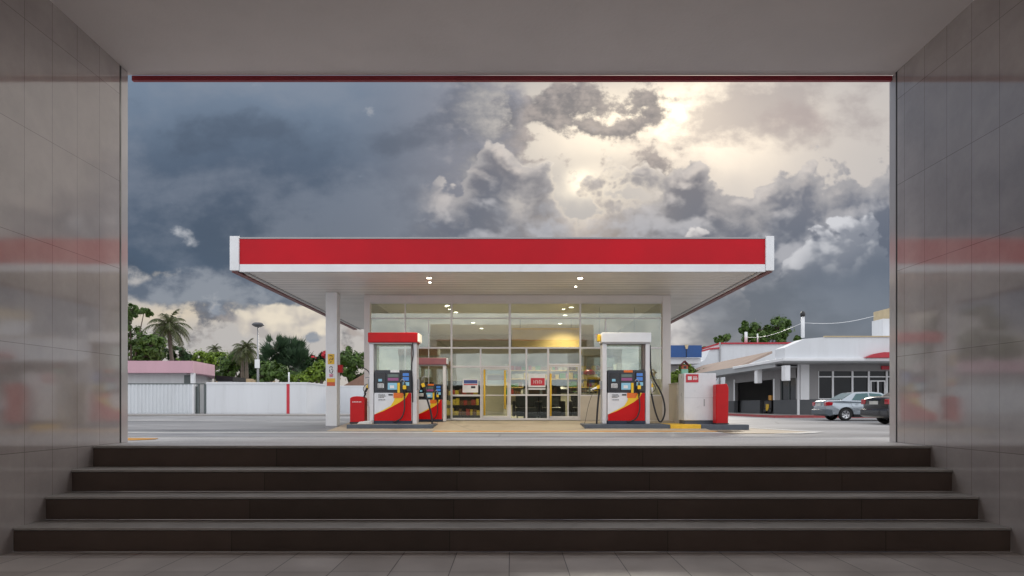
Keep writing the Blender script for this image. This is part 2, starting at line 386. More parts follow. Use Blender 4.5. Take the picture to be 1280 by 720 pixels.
# ================================================================ landing, ground
def ground_mat(name, c1, c2, rough, sc_=.25, patch=None, crack=0.5, fine=40, aniso=True):
    m = bpy.data.materials.new(name); m.use_nodes = True; t = m.node_tree; b = t.nodes['Principled BSDF']; L = t.links.new
    tc = t.nodes.new('ShaderNodeTexCoord'); mp = t.nodes.new('ShaderNodeMapping'); L(tc.outputs['Object'], mp.inputs[0])
    if aniso: mp.inputs['Scale'].default_value = (.35, 1, 1)
    n = t.nodes.new('ShaderNodeTexNoise'); n.inputs['Scale'].default_value = sc_; n.inputs['Detail'].default_value = 8; n.inputs['Roughness'].default_value = .62
    L(mp.outputs[0], n.inputs['Vector'])
    cr = t.nodes.new('ShaderNodeValToRGB'); cr.color_ramp.elements[0].position = .36; cr.color_ramp.elements[1].position = .64
    cr.color_ramp.elements[0].color = (*c1, 1); cr.color_ramp.elements[1].color = (*c2, 1); L(n.outputs[0], cr.inputs[0])
    n2 = t.nodes.new('ShaderNodeTexNoise'); n2.inputs['Scale'].default_value = fine; n2.inputs['Detail'].default_value = 5; L(tc.outputs['Object'], n2.inputs['Vector'])
    r = t.nodes.new('ShaderNodeMapRange'); r.inputs[1].default_value = .3; r.inputs[2].default_value = .7; r.inputs[3].default_value = .86; r.inputs[4].default_value = 1.12; L(n2.outputs[0], r.inputs[0])
    mu = t.nodes.new('ShaderNodeMix'); mu.data_type = 'RGBA'; mu.blend_type = 'MULTIPLY'; mu.inputs[0].default_value = 1
    L(cr.outputs[0], mu.inputs[6]); L(r.outputs[0], mu.inputs[7]); out = mu.outputs[2]
    # oil and tyre stains, cracks
    n3 = t.nodes.new('ShaderNodeTexNoise'); n3.inputs['Scale'].default_value = 1.1; n3.inputs['Detail'].default_value = 6; n3.inputs['Distortion'].default_value = .6; L(mp.outputs[0], n3.inputs['Vector'])
    r3 = t.nodes.new('ShaderNodeMapRange'); r3.inputs[1].default_value = .56; r3.inputs[2].default_value = .72; r3.inputs[4].default_value = .75; L(n3.outputs[0], r3.inputs[0])
    m3 = t.nodes.new('ShaderNodeMix'); m3.data_type = 'RGBA'; L(r3.outputs[0], m3.inputs[0]); L(out, m3.inputs[6]); m3.inputs[7].default_value = (c1[0]*.55, c1[1]*.53, c1[2]*.52, 1); out = m3.outputs[2]
    vo = t.nodes.new('ShaderNodeTexVoronoi'); vo.feature = 'DISTANCE_TO_EDGE'; vo.inputs['Scale'].default_value = .22
    wp = t.nodes.new('ShaderNodeMix'); wp.data_type = 'RGBA'; wp.inputs[0].default_value = .12; L(tc.outputs['Object'], wp.inputs[6]); L(n2.outputs[1], wp.inputs[7])
    L(wp.outputs[2], vo.inputs['Vector'])
    rv = t.nodes.new('ShaderNodeMapRange'); rv.inputs[1].default_value = .0; rv.inputs[2].default_value = .006; rv.inputs[3].default_value = crack; rv.inputs[4].default_value = 0; L(vo.outputs['Distance'], rv.inputs[0])
    m4 = t.nodes.new('ShaderNodeMix'); m4.data_type = 'RGBA'; L(rv.outputs[0], m4.inputs[0]); L(out, m4.inputs[6]); m4.inputs[7].default_value = (.04,.038,.036,1); out = m4.outputs[2]
    L(out, b.inputs['Base Color'])
    r5 = t.nodes.new('ShaderNodeMapRange'); r5.inputs[1].default_value = .3; r5.inputs[2].default_value = .7; r5.inputs[3].default_value = rough*.8; r5.inputs[4].default_value = min(1, rough*1.2); L(n.outputs[0], r5.inputs[0]); L(r5.outputs[0], b.inputs['Roughness'])
    bp = t.nodes.new('ShaderNodeBump'); bp.inputs['Strength'].default_value = .25; bp.inputs['Distance'].default_value = .01; L(n2.outputs[0], bp.inputs['Height']); L(bp.outputs[0], b.inputs['Normal'])
    return m
m_asph = ground_mat('asphalt', (.18,.177,.182), (.38,.375,.385), .55, .26)
m_land = ground_mat('landing_concrete', (.50,.48,.47), (.70,.68,.66), .5, .8, crack=.2)
m_apron = ground_mat('apron_concrete', (.40,.33,.24), (.48,.40,.30), .6, .5, crack=.3, aniso=False)
m_paveR = ground_mat('pavement_concrete', (.30,.28,.27), (.38,.36,.34), .6, .5, crack=.3)
m_kerbred = mat('red_kerb_paint', (.36,.07,.07), .6, var=.2, dirt=.4)
m_kerb = mat('kerb_concrete', (.36,.35,.34), .7, var=.15, dirt=.3, bump=.2)
m_orange = mat('orange_paint', (.75,.36,.06), .5, var=.15, vscale=4, dirt=.4)
m_yellow = mat('yellow_paint', (.80,.50,.03), .45, var=.1, dirt=.2)
m_whitep = mat('white_road_paint', (.72,.71,.68), .5, var=.12, vscale=3, dirt=.5)
b = MB()
struct(MB().box(-60, -60, FL-.25, 60, -5.21, FL-.01).build('rear_yard', m_floor))
xs = [(-2500, -HW-.34, -5.2, 7.9), (HW+.34, 2500, -5.2, 7.9)]
for x0, x1, y0, y1 in xs: b.quad((x0,y0,0),(x1,y0,0),(x1,y1,0),(x0,y1,0))
b.quad((-2500,7.9,0),(2500,7.9,0),(2500,3500,0),(-2500,3500,0))
struct(b.build('ground', m_asph))
# keep the landing clear of the hall's own steps
b = MB(); b.box(-4.34, 6.212, .001, 4.34, 7.78, EYE-.392); b.box(-40, YF+.115, .0, -4.341, 7.78, EYE-.392); b.box(4.341, YF+.115, .0, 40, 7.78, EYE-.392)
struct(b.build('pavement', m_land))
struct(MB().box(-40, 7.781, .0, 40, 7.92, EYE-.388).build('kerb', m_kerb, bevel=.02))
# ================================================================ forecourt surfaces
def G(px, py, z=0.0):
    D = (EYE-z)*F/(py-HOR); return ((px-640)*D/F, D)
def sheet(name, pts, z, m, mi=None):
    b = MB(); b.prism(pts, 'z', z-.0035, z); return b.build(name, m)
ap = MB()
ap.prism([(17.15, -.05), (17.15, .012), (19.9, .20), (20.49, .20), (20.49, -.05)], 'x', -4.9, 5.3)
struct(ap.build('apron', m_apron))
struct(sheet('apron_side', [(5.302,15.6),(6.2,15.55),(7.6,16.2),(6.9,19.6),(5.302,20.3)], .012, m_apron))
struct(sheet('orange_edge_line', [(-2.05,16.62),(6.0,16.62),(6.0,17.14),(-2.05,17.14)], .012, m_orange))
struct(sheet('white_edge_line', [(-14,16.2),(6.2,16.2),(6.2,16.55),(-14,16.55)], .006, m_whitep))
struct(sheet('white_road_line', [(6.25,15.45),(6.95,15.5),(7.85,16.25),(7.2,19.4),(7.0,19.4),(7.6,16.3)], .016, m_whitep))
struct(sheet('far_road_line', [(-22,29.5),(-7,27.2),(-7,27.45),(-22,29.8)], .006, m_whitep))
struct(sheet('orange_patch', [(-4.7,7.15),(-4.15,7.1),(-4.02,7.3),(-4.1,7.5),(-4.7,7.6)], EYE-.39+.004, m_orange))
struct(MB().box(-60, 39.5, 0, -6.5, 43.5, .1).build('pavement', m_paveR))
struct(MB().box(-6.4, 39.9, 0, 9, 52, .05).build('pavement', m_paveR))
# joints in the apron
# ================================================================ canopy
m_red = mat('red_fascia', (.52,.006,.016), .4, spec=.2, var=.12, vscale=.5, dirt=.05)
m_white = mat('white_metal', (.80,.81,.83), .4, var=.05, vscale=1.2, dirt=.10)
m_whitew = mat('white_render', (.72,.74,.77), .75, var=.05, vscale=.5, dirt=.14, streak=True, bump=.1)
m_grey = mat('grey_metal', (.33,.33,.34), .4, metal=.4, var=.08)
m_lipred = mat('side_lip_red', (.20,.06,.06), .5, var=.15)
def soffit_mat():
    m = mat('soffit_slats', (.80,.765,.73), .38, var=.09, vscale=.6, dirt=.12); t = m.node_tree; b = t.nodes['Principled BSDF']
    tc = t.nodes.new('ShaderNodeTexCoord'); w_ = t.nodes.new('ShaderNodeTexWave'); w_.wave_type = 'BANDS'; w_.bands_direction = 'Y'
    w_.inputs['Scale'].default_value = 1.15; w_.inputs['Distortion'].default_value = .25; w_.inputs['Detail'].default_value = 1
    t.links.new(tc.outputs['Object'], w_.inputs['Vector'])
    r = t.nodes.new('ShaderNodeMapRange'); r.inputs[1].default_value = .0; r.inputs[2].default_value = .22; t.links.new(w_.outputs[1], r.inputs[0])
    old = b.inputs['Base Color'].links[0].from_socket
    mx_ = t.nodes.new('ShaderNodeMix'); mx_.data_type = 'RGBA'; t.links.new(r.outputs[0], mx_.inputs[0]); mx_.inputs[6].default_value = (.30,.28,.26,1); t.links.new(old, mx_.inputs[7])
    t.links.new(mx_.outputs[2], b.inputs['Base Color'])
    bp = t.nodes.new('ShaderNodeBump'); bp.inputs['Distance'].default_value = .02; bp.inputs['Strength'].default_value = .6
    t.links.new(r.outputs[0], bp.inputs['Height']); t.links.new(bp.outputs[0], b.inputs['Normal'])
    return m
m_soff = soffit_mat()
m_lamp = mat('lamp_warm', (1,.90,.66), .4, emit=26); m_lamp2 = mat('shop_lamp', (1,.92,.72), .4, emit=12)
CX0, CX1, CY0, CY1, CZ0, CZ1 = -7.31, 6.79, 16.8, 29.8, 4.15, 5.04
can = thing('canopy', 'wide flat petrol station canopy with red and white fascia over the pumps', 'canopy', ((CX0+CX1)/2, CY0, CZ0))
ox = (CX0+CX1)/2
def cb(name, m, x0,y0,z0,x1,y1,z1, bevel=0, parent=can): return MB().box(x0-ox,y0-CY0,z0-CZ0,x1-ox,y1-CY0,z1-CZ0).build(name, m, parent, bevel)
cb('fascia_panel', m_red, CX0+.24, CY0, CZ0+.20, CX1-.22, CY0+.05, CZ1-.035, .004)
cb('fascia_strip', m_white, CX0+.24, CY0-.02, CZ0, CX1-.22, CY0+.05, CZ0+.195, .006)
cb('top_flashing', m_grey, CX0+.24, CY0-.012, CZ1-.032, CX1-.22, CY0+.06, CZ1+.01)
cb('corner_cap', m_white, CX0, CY0-.05, CZ0+.03, CX0+.236, CY0+.5, CZ1+.03, .01)
cb('corner_cap', m_white, CX1-.216, CY0-.05, CZ0+.03, CX1, CY0+.5, CZ1+.03, .01)
for xa, xb in ((CX0+.02, CX0+.16), (CX1-.16, CX1-.02)):
    cb('side_fascia', m_white, xa, CY0+.502, CZ0+.14, xb, CY1, CZ1-.02)
    cb('side_lip', m_lipred, xa-.01, CY0+.06, CZ0+.0, xb+.01, CY1, CZ0+.136)
for k, xa in enumerate((CX0+.30, CX1-.36)):
    cb('gutter', m_grey, xa, CY0+.06, CZ0+.01, xa+.06, CY1, CZ0+.055)
cb('soffit', m_soff, CX0+.173, CY0+.055, CZ0+.03, CX1-.173, CY1, CZ0+.11)
cb('roof_deck', m_grey, CX0+.17, CY0+.07, CZ0+.5, CX1-.17, CY1-.02, CZ0+.56)
def downlight(x, y, z, r, m, label, group, e, col=(1,.87,.62)):
    t = thing('downlight', label, 'ceiling light', (x, y, z), group)
    MB().lathe([(r*1.3,-.012),(r*1.3,.0),(r*1.02,.0),(r*1.02,-.012)], seg=20).build('bezel', m_white, t)
    MB().lathe([(.001,-.014),(r,-.014),(r,-.004),(.001,-.004)], seg=20).build('lens', m, t)
    l = bpy.data.lights.new('downlight_glow', 'SPOT'); l.energy = e; l.color = col; l.spot_size = R(130); l.spot_blend = .8; l.shadow_soft_size = r
    lo = bpy.data.objects.new('downlight_glow', l); COL.objects.link(lo); lo.location = (0, 0, -.06); lo.parent = t
zc = CZ0+.028
gl = 'round lamps in the canopy soffit'
downlight(-2.27, 17.72, zc, .06, m_lamp, 'lit round lamp in the canopy soffit, left one nearest the fascia', gl, 170)
downlight(-2.33, 18.35, zc, .04, m_lamp, 'small lit lamp in the soffit just behind the left front lamp', gl, 60)
downlight(1.87, 17.75, zc, .07, m_lamp, 'lit round lamp in the canopy soffit, right one nearest the fascia', gl, 170)
downlight(1.87, 19.0, zc, .035, m_lamp, 'small lamp standing in for a faint reflection on the soffit near the shop front, right of its middle', gl, 60)  # added lamp in place of a faint reflection on the soffit
# column with stickers
col_ = thing('canopy_column', 'square white canopy column with three stickers and a small red box', 'column', (-5.58, 20.0, 0))
MB().box(-.18, 0, .0, .17, .37, CZ0+.028).build('shaft', m_white, col_, .012)
MB().box(-.19, -.01, .0, .18, .38, .05).build('base_collar', m_grey, col_)
m_sy = mat('sticker_yellow', (.80,.48,.03), .35); m_sw = mat('sticker_white', (.78,.78,.78), .35); m_so = mat('sticker_orange_red', (.62,.10,.03), .35)
m_ink = mat('ink_black', (.03,.03,.035), .4); m_pink = mat('ink_pink', (.70,.22,.35), .4); m_redp = mat('red_plastic', (.50,.005,.008), .35, var=.08, spec=.3, dirt=.08)
def cs(name, m, px0, px1, py0, py1, yy, parent=col_, D=20.0, th=.003):
    a = P(px0, py1, D); c = P(px1, py0, D); L = parent.location if parent.parent is None else parent.location+parent.parent.location
    return MB().box(a.x-L.x, yy-th, a.z-L.z, c.x-L.x, yy, c.z-L.z).build(name, m, parent)
s1 = cs('yellow_sticker', m_sy, 409.8, 418, 442.5, 455.3, -.002); s2 = cs('white_sticker', m_sw, 410.3, 418.2, 456.2, 472, -.002)
cs('yellow_red_sticker', m_sy, 408.6, 418.8, 473, 477.6, -.002); cs('yellow_red_sticker', m_so, 408.6, 418.8, 477.6, 482.4, -.002)
def marks(parent, m, strokes, D=20.0, yy=-.0055, L=None, name='print', r=.012):
    b = MB()
    for pts in strokes:
        b.tube([Vector((P(px,py,D).x-L.x, yy, P(px,py,D).z-L.z)) for px, py in pts], r, 5)
    return b.build(name, m, parent)
Lc = col_.location
marks(s1, m_ink, [[(411.5,445),(413.5,444.2),(415.8,445.4)],[(411.5,450.5),(413,448.5),(415.5,449.8),(416.5,447)],[(412.5,453),(414.5,452)]], L=Lc)
marks(s2, m_ink, [[(412,460),(413.2,458),(415,458.5),(415.6,460.5)],[(412,462),(412.6,466),(415,466.8),(416.2,463)],[(414,461.5),(415.8,462)]], L=Lc)
marks(s2, m_pink, [[(411.5,468.6),(416.5,468.6)],[(412,470.4),(416,470.4)]], L=Lc, r=.02)
MB().box(.168, .1, 1.70, .30, .26, 1.94).build('red_box', m_redp, col_, .012)
# ================================================================ shop
SY = 20.5; m_frame = mat('shop_frame_aluminium', (.70,.68,.68), .35, metal=.25, var=.05)
m_post = mat('shop_post_paint', (.72,.68,.67), .55, var=.05, vscale=.8, dirt=.08, streak=True)
def glass_mat(name, tint, refl, rough=.01):
    m = bpy.data.materials.new(name); m.use_nodes = True; t = m.node_tree; t.nodes.clear(); L = t.links.new
    tr = t.nodes.new('ShaderNodeBsdfTransparent'); tr.inputs[0].default_value = (*tint, 1)
    g = t.nodes.new('ShaderNodeBsdfGlossy'); g.inputs['Roughness'].default_value = rough; g.inputs['Color'].default_value = (.92,.97,.96,1)
    fr = t.nodes.new('ShaderNodeLayerWeight'); fr.inputs[0].default_value = .25
    a = t.nodes.new('ShaderNodeMath'); a.operation = 'MULTIPLY_ADD'; a.inputs[1].default_value = .8; a.inputs[2].default_value = refl; a.use_clamp = True
    L(fr.outputs['Fresnel'], a.inputs[0])
    n = t.nodes.new('ShaderNodeTexNoise'); n.inputs['Scale'].default_value = 1.2; tc = t.nodes.new('ShaderNodeTexCoord'); L(tc.outputs['Object'], n.inputs['Vector'])
    bp = t.nodes.new('ShaderNodeBump'); bp.inputs['Strength'].default_value = .05; bp.inputs['Distance'].default_value = .02; L(n.outputs[0], bp.inputs['Height']); L(bp.outputs[0], g.inputs['Normal'])
    mx_ = t.nodes.new('ShaderNodeMixShader'); L(a.outputs[0], mx_.inputs[0]); L(tr.outputs[0], mx_.inputs[1]); L(g.outputs[0], mx_.inputs[2])
    o = t.nodes.new('ShaderNodeOutputMaterial'); L(mx_.outputs[0], o.inputs[0]); return m
m_glass = glass_mat('shop_glass', (.82,.86,.82), .13)
m_inw = mat('interior_wall', (.46,.43,.36), .8, var=.06); m_iny = mat('interior_yellow_panel', (.72,.52,.20), .6, var=.15, vscale=1.2)
m_infl = mat('interior_floor', (.42,.40,.36), .3, var=.08); m_blk = mat('black_plastic', (.018,.018,.020), .35, var=.1)
m_beige = mat('beige_panel', (.55,.49,.40), .6, var=.06, dirt=.1)
shop = thing('station_shop', 'glass fronted petrol station shop with pale frames beneath the canopy', 'shop', (0, SY, .2))
def W(px, py=0, D=SY): return (px-640)*D/F
def Hh(py, D=SY): return (HOR-py)*D/F + EYE - .2      # height above the shop floor
def sb(name, m, px0, px1, py0, py1, y0, y1, parent=shop, bevel=0, D=SY):
    return MB().box(W(px0,0,D), y0, Hh(py1,D), W(px1,0,D), y1, Hh(py0,D)).build(name, m, parent, bevel)
XL, XR = W(455), W(838.5)
TOP = CZ0+.025-.2
MB().box(XL, 0, 0, W(462.3), .35, TOP).build('corner_post', m_post, shop, .01)
MB().box(W(828.3), 0, 0, XR, .35, TOP).build('corner_post', m_post, shop, .01)
MB().box(W(462.3)+.001, .005, Hh(377.5), W(828.3)-.001, .30, TOP-.001).build('header_beam', m_post, shop, .006)
MB().box(XL, .351, 0, XL+.15, 11, TOP).build('side_wall', m_inw, shop); MB().box(XR-.15, .351, 0, XR, 11, TOP).build('side_wall', m_inw, shop)
MB().box(XL+.151, 10.85, 0, XR-.151, 11, TOP).build('rear_wall', m_inw, shop)
MB().box(XL+.151, .36, -.0, XR-.151, 10.84, .006).build('shop_floor', m_infl, shop)
MB().box(XL+.151, .36, TOP-.09, XR-.151, 10.84, TOP-.02).build('shop_ceiling', m_soff, shop)
MB().box(W(725.8), .03, .001, W(828.2), .22, Hh(495)).build('stall_riser', m_beige, shop)
# frame bars: (px0,px1,py0,py1)
bars = [(462.4,828.2,377.5,379),(462.4,828.2,396.6,398),(462.4,828.2,433.6,435.6),(505.2,506.6,379,434),(535,535.8,398,434),
        (563,565.2,379,525),(635.8,638.6,379,525),(724.6,726.8,379,525),(756.8,758.4,398,434),
        (599.6,601.6,435.6,461),(565.2,635.8,457,459.5),(565.2,601,493.2,495.4),(600,602,461,525),
        (656.9,659.2,435.6,525),(684,686.6,435.6,525),(638.6,684,492.8,494.8),
        (758,758.8,435.6,494),(725.8,828.2,493.4,495.2),(462.4,563,523.5,525.2),(563,636,522.5,525.2),(638.6,724.6,522.8,525.2),
        (505.2,506.6,435.6,523.5),(535,535.8,435.6,523.5),(686.6,724.6,454.6,456.6)]
b = MB()
for i, (a, c, e, g) in enumerate(bars):
    vert = (g-e) > (c-a); j = (i % 5)*.0012
    b.box(W(a), .060+(0 if vert else .006)+j, max(.001, Hh(g)), W(c), .15-(0 if vert else .006)-j, Hh(e))
b.build('window_frame', m_frame, shop, .004)
# panes
cols_top = [462.4,505.9,564.1,637.2,725.7,828.2]
def pane(px0, px1, py0, py1, m=m_glass, parent=shop, name='window_pane'):
    j = ((px0*7+py0*3) % 5)*.0015
    MB().box(W(px0), .102+j, Hh(py1), W(px1), .108+j, Hh(py0)).build(name, m, parent)
for a, c in zip(cols_top, cols_top[1:]):
    pane(a+.6, c-.6, 379, 397); pane(a+.6, c-.6, 397.6, 434)
for (a, c, e, g) in [(463,505,435.4,523.7),(506.4,563.2,435.4,523.7),(565,600,435.4,457.4),(601.4,636,435.4,457.4),(565,600.2,459.2,493.4),(565,600.2,495.2,522.8),
                     (638.4,657.2,435.4,493),(638.4,657.2,494.6,523),(659,684.3,435.4,493),(659,684.3,494.6,523),(686.4,725,435.4,454.8),(726.6,758.2,435.4,493.6),(758.6,828.3,435.4,493.6)]:
    pane(a, c, e, g)
def door(px0, px1, py0, py1, label, cross, hand, box=None):
    x0 = W(px0); d_ = bpy.data.objects.new('door', None); COL.objects.link(d_); d_.parent = shop; d_.location = (x0, 0, 0); d_['label'] = label
    def q(name, m, a, c, e, g, y0, y1, bv=0): return MB().box(W(a)-x0, y0, max(.004, Hh(g)), W(c)-x0, y1, Hh(e)).build(name, m, d_, bv)
    b = MB()
    for a, c, e, g in ((px0,px0+1.5,py0,py1),(px1-1.5,px1,py0,py1)): b.box(W(a)-x0, .055, max(.004, Hh(g)), W(c)-x0, .14, Hh(e))
    for e, g in ((py0,py0+1.6),(cross,cross+1.2),(py1-2.2,py1)): b.box(W(px0+1.51)-x0, .058, max(.004,Hh(g)), W(px1-1.51)-x0, .137, Hh(e))
    b.build('door_frame', m_frame, d_, .004)
    q('door_glass', m_glass, px0+1.2, px1-1.2, py0+1, py1-1.5, .095, .101)
    for (hx, e, g) in hand:
        hb = MB(); r = .03
        hb.tube([(W(hx)-x0,-.015,Hh(e)),(W(hx)-x0,-.015,Hh(g))], r, 8); hb.tube([(W(hx)-x0,-.015,Hh(e+4)),(W(hx)-x0,.055,Hh(e+4))], .014, 6); hb.tube([(W(hx)-x0,-.015,Hh(g-4)),(W(hx)-x0,.055,Hh(g-4))], .014, 6)
        hb.build('door_handle', m_yellow, d_)
    return d_, q
d1, q1 = door(602.2, 635.6, 460, 522.4, 'shop door with a tall yellow pull bar on each side', 493.4, [(605.6,462,519),(631.2,463,511)])
q1('door_poster', m_sw, 609, 630, 463, 467, .107, .112); q1('door_poster', mat('brown_print', (.28,.13,.07), .5), 609, 630, 468.8, 475, .107, .112); q1('door_poster', m_sw, 609, 630, 475.2, 480, .107, .113)
d2, q2 = door(687, 724.2, 457, 522.6, 'shop door with one tall yellow pull bar', 493.2, [(688.4,467,520)])
q2('door_mullion', m_frame, 709.6, 711, 457, 522.6, .06, .135)
# notices on the glass
m_blue = mat('print_blue', (.06,.10,.30), .4); m_redpr = mat('print_red', (.55,.03,.05), .4)
def notice(name, px0, px1, py0, py1, m): return sb(name, m, px0, px1, py0, py1, .088, .094)
n1 = notice('window_poster', 578, 597.5, 473.5, 490.5, m_sw)
def sub(par, name, m, px0, px1, py0, py1, y0=.083, y1=.087): return sb(name, m, px0, px1, py0, py1, y0, y1, parent=par)
sub(n1, 'blue_band', m_blue, 579.5, 596.5, 475, 479.3); sub(n1, 'red_band', m_redpr, 579.5, 596.5, 480, 481.2); sub(n1, 'grey_mark', m_ink, 588.5, 594, 482.6, 485.2)
n2 = notice('window_poster', 660.5, 682, 466.8, 484, m_sw); r_ = sub(n2, 'red_panel', m_redpr, 663.5, 681, 472.4, 481.8)
b = MB()
for k in range(5):
    x = 667+k*2.3; b.box(W(x), .0795, Hh(479.5), W(x+.5), .082, Hh(475)); b.box(W(x), .0795, Hh(475.8 if k % 2 else 477.6), W(x+1.6), .0815, Hh(475 if k % 2 else 476.9))
b.build('white_lettering', m_sw, n2)
n3 = notice('window_poster', 660.5, 682, 485.2, 487, m_sw)
# shop lamps
g2 = 'ceiling lamps inside the shop'
for k, (x, y) in enumerate([(-2.2,22.0),(-2.05,23.6),(-1.6,26.6),(-1.35,28.6),(2.05,22.4),(2.0,24.4),(2.0,26.9),(1.95,28.8)]):
    o = ['nearest the glass', 'second from the glass', 'third from the glass', 'farthest from the glass'][k % 4]
    downlight(x, y, CZ0-.066, .075, m_lamp2, f'lit lamp in the shop ceiling, {"left" if k < 4 else "right"} row, {o}', g2, 420, (1,.86,.62))
# ================================================================ things inside the shop (floor z = .206)
fz = .206
t = thing('menu_board', 'wide tan yellow board hanging high inside the shop above the middle doors', 'sign', (1.32, 25.3, 2.93))
MB().box(-1.31, 0, 0, 1.31, .08, .78).build('board', m_iny, t); MB().box(-1.31,-.012,.70,1.31,-.002,.78).build('top_strip', m_yellow, t)
for x in (-1, 1): MB().tube([(x,.04,.781),(x,.04,1.12)], .012, 6).build('hanger', m_grey, t)
t = thing('back_shelf', 'tall wooden wall shelf with red and brown goods at the back of the shop', 'shelf', (0.8, 30.6, fz))
MB().box(-1.2,0,0,4.2,.5,.5).build('cabinet', m_inw, t); 
b = MB()
for z in (.9,1.3,1.7,2.1): b.box(-1.2,.1,z,4.2,.5,z+.04)
b.build('shelf', m_iny, t)
m_goods = [mat('goods_red',(.35,.05,.04),.5), mat('goods_brown',(.16,.08,.04),.5), mat('goods_yellow',(.55,.40,.05),.5), mat('goods_white',(.6,.6,.58),.5), mat('goods_green',(.10,.25,.06),.5)]
rnd = random.Random(5)
for z in (.94,1.34,1.74,2.14):
    b = MB(); x = -1.15
    while x < 4.0:
        w_ = rnd.uniform(.1,.3); b.box(x,.15,z+.002,x+w_,.4,z+rnd.uniform(.14,.3), rnd.randrange(5)); x += w_+rnd.uniform(.01,.05)
    o = b.build('goods_row', m_goods, t); o['kind'] = 'stuff'
def gondola(x, y, label, cols):
    t = thing('display_shelf', label, 'shelf', (x, y, fz), 'display shelves inside the shop')
    MB().box(-.65,-.25,0,.65,.25,.12).build('base', m_blk, t); MB().box(-.65,-.02,.121,.65,.02,1.35).build('back_panel', m_blk, t)
    b = MB()
    for z in (.45,.8,1.15): b.box(-.65,-.25,z,.65,-.021,z+.03)
    b.build('shelf', m_blk, t)
    for z in (.122,.482,.832):
        b = MB(); xx = -.62
        while xx < .5:
            w_ = rnd.uniform(.08,.16); b.box(xx,-.22,z,xx+w_,-.05,z+rnd.uniform(.14,.26), rnd.choice(cols)); xx += w_+.015
        o = b.build('goods_row', m_goods, t); o['kind'] = 'stuff'
gondola(-1.75, 23.2, 'dark display shelf of packets behind the pane left of the single door', [1,0,2])
gondola(1.05, 22.6, 'black display shelf of packets behind the middle doors', [1,1,3])
gondola(-3.6, 24.5, 'black display shelf behind the panes nearest the left corner post', [1,3,4])
t = thing('shop_counter', 'long pale shop counter with a dark top behind the right door', 'counter', (2.6, 25.0, fz))
MB().box(-1.6,0,0,1.8,.6,.95).build('counter_body', m_inw, t); MB().box(-1.65,-.04,.951,1.85,.64,1.0).build('counter_top', m_blk, t)
t = thing('cash_register', 'black cash register on the shop counter', 'cash register', (2.0, 25.25, fz+1.001))
MB().prism([(-.2,0),(.2,0),(.2,.16),(0,.22),(-.2,.10)], 'x', -.2, .2).build('body', m_blk, t); MB().box(-.15,.12,.20,.15,.15,.45).build('screen', m_blk, t)
def stool(x, y, label):
    t = thing('low_armchair', label, 'armchair', (x, y, fz), 'black armchairs in the shop')
    MB().box(-.38,-.36,.12,.38,.36,.42).build('seat', m_blk, t, .05); MB().prism([(.22,.42),(.36,.42),(.46,.85),(.34,.86)], 'x', -.38, .38).build('backrest', m_blk, t, .04)
    for s in (-1,1):
        MB().box(s*.44-.055,-.36,.12,s*.44+.055,.36,.62).build('armrest', m_blk, t, .03)
        for q in (-.28,.28): MB().tube([(s*.33,q,0),(s*.33,q,.13)], .02, 6).build('leg', m_grey, t)
stool(.50, 21.45, 'black armchair behind the first pane of the middle doors'); stool(1.25, 21.5, 'black armchair behind the second pane of the middle doors')
stool(2.4, 21.9, 'black armchair behind the right shop door')
t = thing('bowl_display', 'red and yellow basket display on a bracket inside the right window', 'display', (2.55, 21.3, 1.55))
MB().box(-.25,-.1,0,.25,.1,.14).build('basket', m_yellow, t); MB().lathe([(.02,.14),(.2,.141),(.2,.22),(.1,.3),(.01,.31)], seg=14).build('goods', m_redp, t); MB().tube([(0,.05,0),(0,.05,-1.34)], .02, 6).build('stand', m_grey, t)
t = thing('parasol_stand', 'tall thin black plant stand inside the right window', 'plant stand', (3.1, 21.6, fz))
b = MB(); b.tube([(0,0,0),(0,0,2.1)], .02, 6)
for k in range(6): a = k*1.05; b.tube([(0,0,.5+.28*k),(.22*math.cos(a),.22*math.sin(a),.62+.28*k)], .014, 5)
b.build('stem', m_blk, t)
b = MB()
for k in range(6): a = k*1.05; b.lathe([(.02,0),(.10,.02),(.12,.1)], (.22*math.cos(a),.22*math.sin(a),.62+.28*k), seg=10)
b.build('bowl', m_blk, t)
t = thing('drink_fridge', 'pale upright drinks fridge behind the right window', 'fridge', (4.3, 23.6, fz))
MB().box(-.5,0,0,.5,.7,2.0).build('cabinet', m_white, t, .02); MB().box(-.42,-.03,.25,.42,-.002,1.75).build('door', m_glass, t)
t = thing('overhead_sign', 'orange and yellow strip sign hanging above the white capped pump, inside the shop', 'sign', (3.6, 22.2, 2.88))
MB().box(-.75,0,0,.75,.06,.10).build('lower_band', m_yellow, t); MB().box(-.75,0,.101,.75,.06,.26).build('upper_band', mat('sign_orange', (.6,.2,.03), .4), t)
for x in (-.6,.6): MB().tube([(x,.03,.26),(x,.03,1.18)], .01, 5).build('hanger', m_grey, t)
# ================================================================ islands
m_isl = mat('island_grey_paint', (.085,.10,.125), .55, var=.15, vscale=2, dirt=.35, bump=.15)
m_isy = mat('island_yellow_paint', (.78,.47,.03), .5, var=.12, vscale=3, dirt=.3)
t = thing('pump_island', 'dark grey raised kerb island under the red capped pump', 'kerb', (-3.35, 17.7, 0), 'pump islands')
MB().box(-1.18,0,0,1.18,1.25,.16).build('kerb_block', m_isl, t, .02)
MB().box(-1.05,.1,.161,1.05,1.15,.168).build('concrete_top', m_apron, t)
t = thing('pump_island', 'long dark grey raised kerb island with one yellow length under the white capped pump', 'kerb', (4.2, 17.7, 0), 'pump islands')
a, b_, c_, d_ = [(px-640)*17.7/F-4.2 for px in (731, 838, 876.5, 936.5)]
MB().box(a,0,0,b_-.002,1.25,.16).build('kerb_block', m_isl, t, .015); MB().box(b_+.002,0,0,c_-.002,1.25,.16).build('kerb_block', m_isy, t, .015)['label'] = 'yellow painted kerb length'
